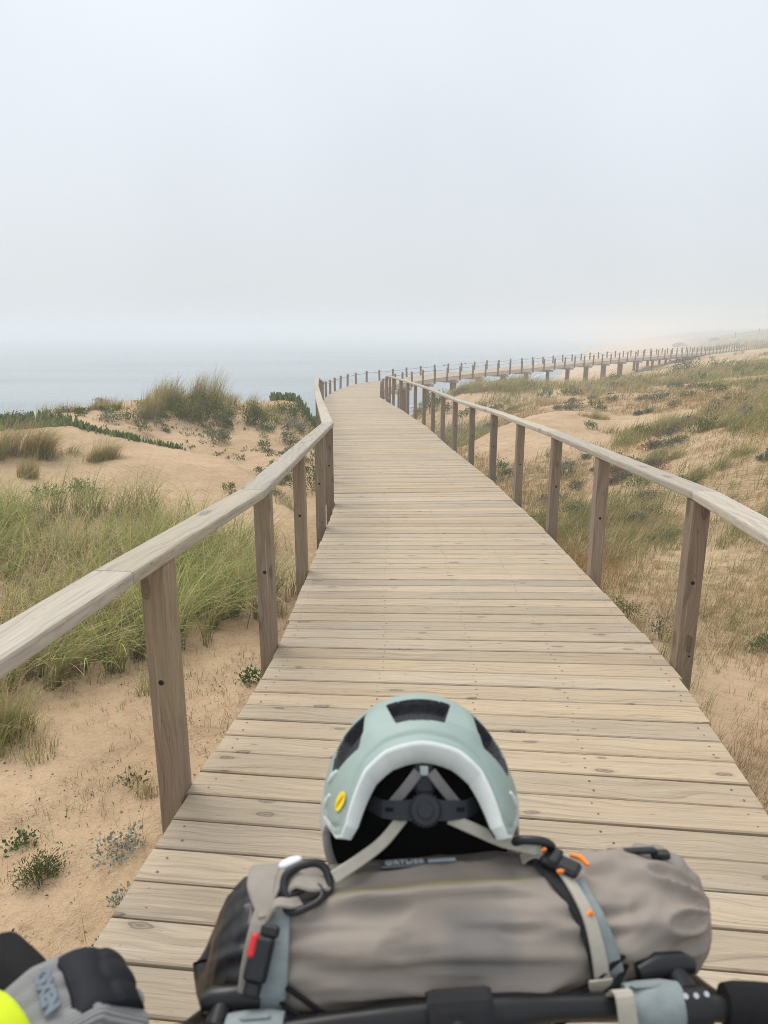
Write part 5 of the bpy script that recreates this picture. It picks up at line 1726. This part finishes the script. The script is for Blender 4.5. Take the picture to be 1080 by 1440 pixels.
def h_rho(y): return np.interp(y, [.60, .63, .66, .69, .725, .765, .80, .83, .85, .862, .868], [.74, .81, .88, .945, 1.0, .985, .92, .78, .60, .36, .0])
def h_rim(d):
    d = np.abs(d)
    return np.interp(d, [0, 22, 36, 48, 57, 64, 70, 78, 90, 130, 180], [.690, .687, .677, .656, .641, .637, .648, .686, .700, .705, .705])
def h_pt(d, y, k=1.0):
    a = np.radians(d)
    q = h_rho(y) * k
    # slightly squared crown
    return np.stack([HC.x + HA * q * np.sin(a), y, HC.z + HCZ * q * np.cos(a)], -1)
def in_vent(D, Y):
    top = (np.abs(D + 0.5) < 13.5 + 6 * (Y - .722) / .05) & (Y > .722) & (Y < .775)
    A = np.abs(D)
    sl = (A > 34 + 160 * np.clip(.735 - Y, 0, 1)) & (A < 60 - 120 * np.clip(Y - .745, 0, 1)) & (Y > .712) & (Y < .782)
    sr = sl
    return top | sl | sr
nD, nT = 720, 240
Dg = np.linspace(-180, 180, nD, endpoint=False)
Tg = np.linspace(0, 1, nT) ** 1.0
DD, TT = np.meshgrid(Dg, Tg, indexing='ij')
YY = h_rim(DD) + (YA - h_rim(DD)) * (1 - (1 - TT) ** 1.5)
vent = in_vent(DD, YY)
# recess the vents, with a softened rim
vv = vent.astype(float)
for _ in range(4):
    vv = (vv + np.roll(vv, 1, 0) + np.roll(vv, -1, 0) + np.roll(vv, 1, 1) + np.roll(vv, -1, 1)) / 5
kk = 1 - .13 * np.clip(vv * 1.6 - .55, 0, 1)
# raised ridges beside the vents and a crease towards the temples
kk = kk + .012 * np.exp(-((np.abs(DD) - 30) / 6.0) ** 2) * np.clip((YY - .70) / .02, 0, 1) * np.clip((.80 - YY) / .03, 0, 1)
kk = kk - .02 * np.exp(-((YY - h_rim(DD) - .012) / .004) ** 2) * (np.abs(DD) < 80)
W = h_pt(DD, YY, kk)
i = np.arange(nD * nT).reshape(nD, nT)
Q = np.stack([i[:, :-1], np.roll(i, -1, 0)[:, :-1], np.roll(i, -1, 0)[:, 1:], i[:, 1:]], -1).reshape(-1, 4)
me = np_mesh('shell', W.reshape(-1, 3), Q, None, None, True)
fm = np.zeros(len(Q), np.int32)
vf = vv.reshape(-1)[Q].mean(1); dfc = np.abs(DD.reshape(-1)[Q]).mean(1); 
wrap = (DD.reshape(-1)[Q].max(1) - DD.reshape(-1)[Q].min(1)) > 90
fm[(dfc > 73) | wrap] = 1
fm[vf > .335] = 2
o = link('shell', me, [M['mint'], M['strip'], M['vent']])
me.polygons.foreach_set('material_index', fm)
into(o, helm)
# lip: the thick pale edge between shell and liner
rim0 = h_pt(Dg, h_rim(Dg), 1.0)
tk = np.interp(np.abs(Dg), [0, 20, 34, 55, 68, 78, 90, 180], [.235, .235, .215, .165, .12, .09, .08, .08])
rings = []
for f, dy, kf in ((0, 0.0, 1.0), (.05, -.0035, 1.0), (.12, -.0045, 1.0), (.90, -.001, 1), (1.0, .003, 1), (1.02, .02, 1), (1.0, .05, 1.0)):
    rings.append(np.stack([HC.x + (rim0[:, 0] - HC.x) * (1 - tk * f), rim0[:, 1] + dy, HC.z + (rim0[:, 2] - HC.z) * (1 - tk * f)], -1))
W = np.stack(rings, 1); m_ = len(rings)
i = np.arange(nD * m_).reshape(nD, m_)
Q = np.stack([i[:, :-1], np.roll(i, -1, 0)[:, :-1], np.roll(i, -1, 0)[:, 1:], i[:, 1:]], -1).reshape(-1, 4)
me = np_mesh('lip', W.reshape(-1, 3), Q, None, None, True)
fm = np.zeros(len(Q), np.int32)
ring_i = (Q.min(1) % m_)
dfc = np.abs(Dg[(Q[:, 0] // m_)])
fm[dfc > 71] = 1
fm[ring_i >= 4] = 2
o = link('lip', me, [M['lip'], M['strip'], M['pad']])
me.polygons.foreach_set('material_index', fm)
into(o, helm)
# black liner inside
yl = np.concatenate([[0.0, .06, .15, .3, .5, .7, .85, .95, 1.0]])
D2, T2 = np.meshgrid(Dg[::4], yl, indexing='ij')
rimy = h_rim(D2)
Y2 = rimy + .004 + (.838 - rimy - .004) * T2
q = (1 - np.interp(np.abs(D2), [0, 20, 34, 55, 68, 78, 90, 180], [.235, .235, .215, .165, .12, .09, .08, .08]) - .02) * h_rho(rimy) * np.sqrt(np.clip(1 - T2 ** 2.4, 0, 1)) * (1 + .06 * T2)
a = np.radians(D2)
W = np.stack([HC.x + HA * q * np.sin(a), Y2, HC.z + HCZ * q * np.cos(a)], -1)
i = np.arange(D2.size).reshape(D2.shape)
Q = np.stack([i[:, :-1], np.roll(i, -1, 0)[:, :-1], np.roll(i, -1, 0)[:, 1:], i[:, 1:]], -1).reshape(-1, 4)
into(link('liner', np_mesh('liner', W.reshape(-1, 3), Q, None, None, True), M['pad']), helm)
# yellow round sticker with a slash, small moulded notches
def patch(name, d, y, rd, ry, mat, lift=.0012, ang=0.0, seg=24):
    V = []
    for t in range(seg):
        a = 2 * math.pi * t / seg
        ca, sa = math.cos(a), math.sin(a)
        x1 = ca * math.cos(ang) * rd - sa * math.sin(ang) * rd; 
        y1 = ca * math.sin(ang) * ry + sa * math.cos(ang) * ry
        p = h_pt(np.array([d + x1]), np.array([y + y1]), 1.0)[0]
        nrm = Vector((p[0] - HC.x, 0, p[2] - HC.z)).normalized()
        V.append(Vector(p) + nrm * lift)
    mb = MB(); mb.add(V, [list(range(seg))], 0); return into(mb.build(name, mat), helm)
patch('sticker', -57, .668, 5.4, .0092, M['yellow'], .0016)
patch('sticker_mark', -57, .668, 4.4, .0012, M['sticker_ink'], .0024, .5)
def notch(d, y, ld, ly, mat):
    a, b = h_pt(np.array([d]), np.array([y]), 1.004)[0], h_pt(np.array([d + ld]), np.array([y + ly]), 1.004)[0]
    mb = MB(); tube(mb, [a, (Vector(a) + Vector(b)) / 2, b], [.002, .0038, .002], 8); into(mb.build('rib', mat), helm)
notch(-56, .712, -9, .004, M['lip']); notch(-66, .698, -9, .003, M['lip']); notch(62, .692, 10, .004, M['lip'])
# retention dial, cradle arms, stem, straps
DC = Vector((.044, .660, 1.103))
nrm = Vector((0, -.82, .57)).normalized()
upv = Vector((0, .57, .82)).normalized()
dial = MB()
tube(dial, [DC - nrm * .006, DC + nrm * .006, DC + nrm * .009], [.0165, .0165, .0148], 28)
tube(dial, [DC + nrm * .009, DC + nrm * .0115], [.009, .008], 24)
for t in range(22):
    a = 2 * math.pi * t / 22
    q = DC + Vector((1, 0, 0)) * .0165 * math.cos(a) + upv * .0165 * math.sin(a)
    tube(dial, [q - nrm * .005, q + nrm * .005], .0016, 6)
into(dial.build('dial', M['dial']), helm)
for sd in (-1, 1):
    mb = MB()
    P = [DC + Vector((sd * .010, 0, 0)) - nrm * .003, DC + Vector((sd * .026, 0, 0)) + upv * -.001 - nrm * .003, DC + Vector((sd * .046, 0.006, 0)) + upv * -.003 - nrm * .006, DC + Vector((sd * .066, .03, 0)) + upv * -.008, DC + Vector((sd * .082, .07, 0)) + upv * -.02]
    Rr = [upv] * 5
    V, F = [], []
    for j, p in enumerate(P):
        hgt = (.011, .010, .009, .008, .006)[j]
        nn = nrm * .003
        V += [p - upv * hgt - nn, p + upv * hgt - nn, p + upv * hgt + nn, p - upv * hgt + nn]
    for j in range(4):
        for l in range(4):
            F.append([j * 4 + l, j * 4 + (l + 1) % 4, j * 4 + 4 + (l + 1) % 4, j * 4 + 4 + l])
    F += [[0, 1, 2, 3], [16, 17, 18, 19]]
    mb.add(V, F, 0)
    arm = mb.build('cradle_arm', M['dial']); into(arm, helm)
    mb = MB(); mb.box(DC + Vector((sd * .034, .003, 0)) + nrm * -.0012 - upv * .0015, (.018, .0012, .0045), Matrix((Vector((1, 0, 0)), nrm, upv)).transposed(), .0004); into(mb.build('slot', M['pad']), helm)
    # rear chin straps: up to the shell and down to the bag rings
    ribbon('chin_strap', [DC + Vector((sd * .007, .018, .034)), DC + Vector((sd * .019, .012, .020)), DC + Vector((sd * .036, .010, -.002))], [nrm] * 3, .0115, M['web_shaded'], helm, .0014)
for pts in ([DC + Vector((-.024, .0, -.010)), DC + Vector((-.045, -.012, -.030)), Vector((-.024, .628, 1.068)), bag_pt(-.112, 2, .012)],
            [DC + Vector((.026, .0, -.010)), DC + Vector((.055, -.004, -.022)), Vector((.128, .652, 1.070)), Vector((.160, .640, 1.070)), bag_pt(.092, -14, .014)]):
    ribbon('chin_strap', pts, [nrm] * len(pts), .0125, M['web_beige'], helm, .0014)
mb = MB(); mb.box(DC + upv * .030 - nrm * .004 + Vector((0, .006, 0)), (.022, .008, .036), Matrix((Vector((1, 0, 0)), nrm, upv)).transposed(), .003); into(mb.build('cradle_stem', M['dial']), helm)
mb = MB(); mb.box(DC + upv * .036 + nrm * .0008 + Vector((0, .006, 0)), (.009, .0015, .010), Matrix((Vector((1, 0, 0)), nrm, upv)).transposed(), .0005); into(mb.build('stem_clip', M['strip']), helm)

# ------------------------------------------------------------------ the rider's gloved left hand and sleeve
def knit_mat():
    m, t, b = new_mat('grey_ribbed_knit')
    tc = nd(t, 'ShaderNodeTexCoord')
    mp = nd(t, 'ShaderNodeMapping')
    mp.inputs['Rotation'].default_value = (0, 0, 0)
    lk(t, tc.outputs['Object'], mp.inputs['Vector'])
    wv = nd(t, 'ShaderNodeTexWave', wave_type='BANDS', bands_direction='Y')
    wv.inputs['Scale'].default_value = 120.0
    wv.inputs['Distortion'].default_value = 1.2
    wv.inputs['Detail'].default_value = 1
    wv.inputs['Detail Scale'].default_value = 0.3
    lk(t, mp.outputs[0], wv.inputs['Vector'])
    c = ramp(t, wv.outputs['Fac'], [(0.1, (0.13, 0.132, 0.135)), (0.6, (0.30, 0.30, 0.295))])
    lk(t, c, b.inputs['Base Color'])
    b.inputs['Roughness'].default_value = 0.8
    b.inputs['Sheen Weight'].default_value = 0.2
    bump(t, b, wv.outputs['Fac'], 0.7, 0.0015)
    return m
M['knit'] = knit_mat()
M['guard'] = plain('black_knuckle_guard', (0.006, 0.007, 0.011), 0.65, 0.25, (60, 0.3, 0.2))
M['print'] = plain('blue_grey_print', (0.135, 0.165, 0.195), 0.5, 0.4)
M['sleeve'] = plain('fluorescent_yellow_cloth', (0.55, 0.66, 0.02), 0.75, 0.2, (16, 0.08, 0.3))

AXH = (HT - HN); AXH.z = 0; AXH.normalize()          # along the horn, away from the rider
RX = Vector((-AXH.y, AXH.x, 0)) * -1                  # towards the fingers
if RX.x < 0: RX = -RX
GC = Vector((-.262, .490, 1.016))
AXH = Vector((-.58, .81, 0)).normalized(); RX = Vector((.81, .58, 0)).normalized()
Mh = Matrix.Translation(GC) @ Matrix((RX, AXH, Vector((0, 0, 1)))).transposed().to_4x4() @ Matrix.Scale(.93, 4)
hand = empty('person', GC - Vector((0, 0, .03)), "cyclist's left hand in a grey ribbed glove with black knuckle guard and fluorescent yellow sleeve", 'person')
def pol(a, r, t): return Vector((r * math.cos(R(a)), t, r * math.sin(R(a))))
mb = MB()
def cap(p, q, r0, r1, k=14):
    p, q = Vector(p), Vector(q)
    d = (q - p); L = d.length; d.normalize()
    P, Rr = [], []
    for a in (-80, -50, -20): P.append(p + d * r0 * math.sin(R(a))); Rr.append(r0 * math.cos(R(a)))
    P.append(p); Rr.append(r0); P.append(q); Rr.append(r1)
    for a in (20, 50, 80): P.append(q + d * r1 * math.sin(R(a))); Rr.append(r1 * math.cos(R(a)))
    tube(mb, P, Rr, k, up=(0, 1, 0) if abs(d.y) < .8 else (0, 0, 1))
WR = pol(163, .088, -.008)
for t, rk, s in ((-.036, .0125, 1.0), (-.0125, .013, 1.06), (.0115, .0125, 1.0), (.0335, .0112, .88)):
    K = pol(80, .0405, t * .98); PP = pol(12, .0405 * s, t); Dp = pol(-48, .037, t); Tp = pol(-98, .034, t)
    cap(K, PP, rk, rk * .95); cap(PP, Dp, rk * .95, rk * .86); cap(Dp, Tp, rk * .86, rk * .78)
    M0 = pol(128, .047, t * .9)
    cap(M0, K, .0165, rk * 1.08); cap(WR + Vector((0, t * .55, 0)), M0, .019, .0168)
T0 = pol(160, .055, -.034); T1 = pol(205, .036, -.054); T2 = pol(250, .036, -.058); T3 = pol(290, .035, -.055)
cap(T0, T1, .017, .0145); cap(T1, T2, .0145, .013); cap(T2, T3, .013, .0115)
cap(WR + Vector((0, -.01, 0)), T0, .020, .018)
o = mb.build('glove', M['knit'])
o.data.materials.clear(); o.data.materials.append(M['knit'])
for p in o.data.polygons: p.use_smooth = True
rm = o.modifiers.new('one_skin', 'REMESH'); rm.mode = 'VOXEL'; rm.voxel_size = 0.0022; rm.use_smooth_shade = True
sm = o.modifiers.new('smooth', 'SMOOTH'); sm.factor = 0.5; sm.iterations = 7
o.matrix_basis = Mh
into(o, hand)
# knuckle guard: a padded shield over the knuckles and first joints
nA, nB = 26, 26
V, F = [], []
for layer in (1, 0):
    for ia in range(nA):
        for ib in range(nB):
            s_, w_ = ia / (nA - 1), ib / (nB - 1) * 2 - 1
            half = .037 * (1 - .16 * s_ ** 2.5) 
            ang = 100 - s_ * 72 + 9 * abs(w_) ** 4 * (s_ - .5) * -2
            edge_ = min(1, (1 - abs(w_)) * 5, s_ * 6, (1 - s_) * 6)
            chan = -.0022 * math.exp(-((s_ - .42 - .16 * abs(w_)) / .05) ** 2) - .0016 * math.exp(-((abs(w_) - .42) / .07) ** 2) * (s_ > .5)
            pad = chan + .0012 * math.sin(math.pi * min(1, max(0, (s_ * 2.2) % 1.1))) * (0.4 + 0.6 * abs(math.cos(w_ * 5.2)))
            r = .0552 + .0006 * math.cos(w_ * 5.0) - .0035 * w_ * w_ + (pad + .0018 * max(0, edge_) if layer else -.006)
            V.append(pol(ang, r, w_ * half - .002))
n2 = nA * nB
for ia in range(nA - 1):
    for ib in range(nB - 1):
        q = [ia * nB + ib, ia * nB + ib + 1, (ia + 1) * nB + ib + 1, (ia + 1) * nB + ib]
        F.append(q); F.append([n2 + x_ for x_ in q[::-1]])
bd_ = [ib for ib in range(nB)] + [ia * nB + nB - 1 for ia in range(1, nA)] + [(nA - 1) * nB + ib for ib in range(nB - 2, -1, -1)] + [ia * nB for ia in range(nA - 2, 0, -1)]
for a_, b_ in zip(bd_, bd_[1:] + bd_[:1]): F.append([a_, b_, n2 + b_, n2 + a_])
mb = MB(); mb.add([Mh @ v for v in V], F, 0, None, .5, True)
into(mb.build('knuckle_guard', M['guard']), hand)
# raised lettering across the back of the hand
c = pol(114, .0640, -.004)
nz = pol(112, 1, 0).normalized()
xdir = Vector((0, -1, 0)); ydir = nz.cross(xdir)
Mt = Mh @ on_surface(c, xdir, ydir)
text_mesh('lettering', 'OXEN', .0175, .0008, M['print'], Mt, hand, .0006, .98, .0008)
# sleeve
S0, S1, S2 = pol(152, .060, .002), pol(165, .12, -.02), pol(176, .30, -.10)
mb = MB()
P = spline([Mh @ S0, Mh @ (S0 * .55 + S1 * .45), Mh @ S1, Mh @ S2], 8)
tube(mb, P, list(np.interp(np.linspace(0, 1, len(P)), [0, .04, .15, .4, 1], [.037, .0425, .044, .047, .056])), 24, flat=.85)
into(mb.build('sleeve', M['sleeve']), hand)

# ------------------------------------------------------------------ far figures on the beach and the path
def skin_body(name, verts, edges, radii, mat, root_i=0, sub=1):
    me = bpy.data.meshes.new(name)
    me.from_pydata(verts, edges, [])
    o = link(name, me, mat)
    sk = o.modifiers.new('skin', 'SKIN')
    sv = me.skin_vertices[0].data
    for i, r in enumerate(radii):
        sv[i].radius = (r, r)
    sv[root_i].use_root = True
    ss = o.modifiers.new('sub', 'SUBSURF')
    ss.levels = ss.render_levels = sub
    return o
M['figure'] = plain('dark_clothing', (0.10, 0.11, 0.14), 0.8)
M['skin'] = plain('figure_skin', (0.45, 0.28, 0.2), 0.6)
def walker(x, y, stride, label):
    z = gz(x, y)
    v = [(0, 0, .95), (0, 0, 1.2), (0, 0, 1.42), (0, 0, 1.53), (0, -.01, 1.66), (0, -.01, 1.76),
         (.10, 0, .88), (.11, -.05 * stride - .02, .5), (.11, .12 * stride, .07), (-.10, 0, .88), (-.11, .1 * stride, .5), (-.11, -.15 * stride, .07),
         (.19, 0, 1.40), (.25, -.06 * stride, 1.12), (.25, -.14 * stride - .03, .88), (-.19, 0, 1.40), (-.25, .06 * stride, 1.12), (-.25, .1 * stride, .88)]
    e = [(0, 1), (1, 2), (2, 3), (3, 4), (4, 5), (0, 6), (6, 7), (7, 8), (0, 9), (9, 10), (10, 11), (2, 12), (12, 13), (13, 14), (2, 15), (15, 16), (16, 17)]
    r = [.15, .14, .16, .06, .10, .07, .09, .065, .05, .09, .065, .05, .07, .05, .035, .07, .05, .035]
    o = skin_body('person', v, e, r, M['figure'])
    o.location = (x, y, z)
    tag(o, label, 'person')
walker(112, 395, 1, 'tiny walker in dark clothes far off on the misty beach')
walker(118, 246, 1, 'left of two tiny walkers on the misty path at far right')
walker(134, 262, 0.6, 'right of two tiny walkers on the misty path at far right')

def lookout(x, y):
    z = gz(x, y)
    root = empty('lookout_hut', (x, y, z), 'faint hut on stilts in the mist at the far right edge', 'hut')
    mb = MB(); mb.box(Vector((0, 0, 3.6)), (2.6, 2.2, 2.0), None, .05, 0, .4, 2); mb.build('cabin', M['pile'], root)
    mb = MB(); mb.box(Vector((0, 0, 4.85)), (3.4, 3.0, 0.18), None, .03, 0, .4, 0); mb.box(Vector((0, 0, 5.02)), (2.2, 2.0, 0.16), None, .03, 0, .4, 0); mb.build('roof', M['pile'], root)
    mb = MB(); mb.box(Vector((0, 0, 2.52)), (3.6, 3.2, 0.14), None, .02, 0, .4, 0); mb.build('platform', M['pile'], root)
    for sx in (-1, 1):
        for sy in (-1, 1):
            mb = MB(); mb.box(Vector((sx * 1.2, sy * 1.0, 0.72)), (0.2, 0.2, 3.4), None, .01, 0, .4, 2); mb.build('stilt', M['pile'], root)
lookout(146, 268)

# two dark rocks below the far dunes
def rock(x, y, s, label):
    bm = bmesh.new()
    bmesh.ops.create_icosphere(bm, subdivisions=3, radius=1)
    for v in bm.verts:
        k = 0.75 + 0.5 * float(fbm(np.array([v.co.x * 1.5 + x]), np.array([v.co.y * 1.5 + v.co.z]), 7, 3)[0])
        v.co = Vector((v.co.x * s * k, v.co.y * s * .8 * k, v.co.z * s * .45 * k))
    me = bpy.data.meshes.new('rock'); bm.to_mesh(me); bm.free()
    o = link('rock', me, M['rock'], None, (x, y, gz(x, y) + s * .1))
    tag(o, label, 'rock')
M['rock'] = plain('dark_rock', (0.12, 0.11, 0.10), 0.9, 0.2, (1.2, 0.4, 0.4))
rock(106, 262, 2.6, 'left of two dark humps where the misty beach meets the far dunes')
rock(113, 250, 2.2, 'right of two dark humps where the misty beach meets the far dunes')

# small birds perched on the rope
M['bird'] = plain('bird_feathers', (0.05, 0.045, 0.045), 0.7)
M['gull'] = plain('gull_feathers', (0.8, 0.8, 0.8), 0.7)
def bird(P, s, mat, label, rz=0.0):
    v = [(-.9, 0, .25), (-.35, 0, .35), (.15, 0, .48), (.5, 0, .78), (.72, 0, .9), (1.0, 0, .86)]
    v = [tuple(c * s for c in p) for p in v]
    r = [.05 * s, .2 * s, .27 * s, .15 * s, .16 * s, .02 * s]
    o = skin_body('bird', v, [(i, i + 1) for i in range(5)], r, mat, 2)
    o.location = P
    o.rotation_euler = (0, 0, rz)
    tag(o, label, 'bird')
s_ = s_at_y(30.2)
def rope_pt(side, y, up, f):
    s = s_at_y(y); p, t, n = path_at(s)
    return p + n * side * (HALF + .05) + Vector((0, 0, up))
bird(rope_pt(-1, 48.2, 0.47, 0), 0.10, M['bird'], 'small dark bird perched on the rope above the bend, left of two', 0.4)
bird(rope_pt(-1, 50.3, 0.47, 0), 0.10, M['bird'], 'small dark bird perched on the rope above the bend, right of two', 2.8)
bird(rope_pt(-1, 64.5, 0.60, 0), 0.24, M['gull'], 'white gull standing on a rope fence post of the far boardwalk', 0.2)

# ------------------------------------------------------------------ sea fog: one even box of air round everything
mh = bpy.data.materials.new('sea_fog')
mh.use_nodes = True
th = mh.node_tree
th.nodes.clear()
vo_ = th.nodes.new('ShaderNodeVolumePrincipled')
vo_.inputs['Color'].default_value = (0.93, 0.96, 0.985, 1)
vo_.inputs['Density'].default_value = 0.0039
vo_.inputs['Anisotropy'].default_value = 0.0
oo = th.nodes.new('ShaderNodeOutputMaterial')
th.links.new(vo_.outputs[0], oo.inputs['Volume'])
mb = MB()
X0, X1, Y0, Y1, Z0, Z1 = -2600, 2600, -120, 1900, -18.0, 9.0
mb.add([(a, b, c) for a in (X0, X1) for b in (Y0, Y1) for c in (Z0, Z1)],
       [[0, 1, 3, 2], [4, 6, 7, 5], [0, 4, 5, 1], [2, 3, 7, 6], [0, 2, 6, 4], [1, 5, 7, 3]])
hz = mb.build('haze', mh)
hz['kind'] = 'stuff'
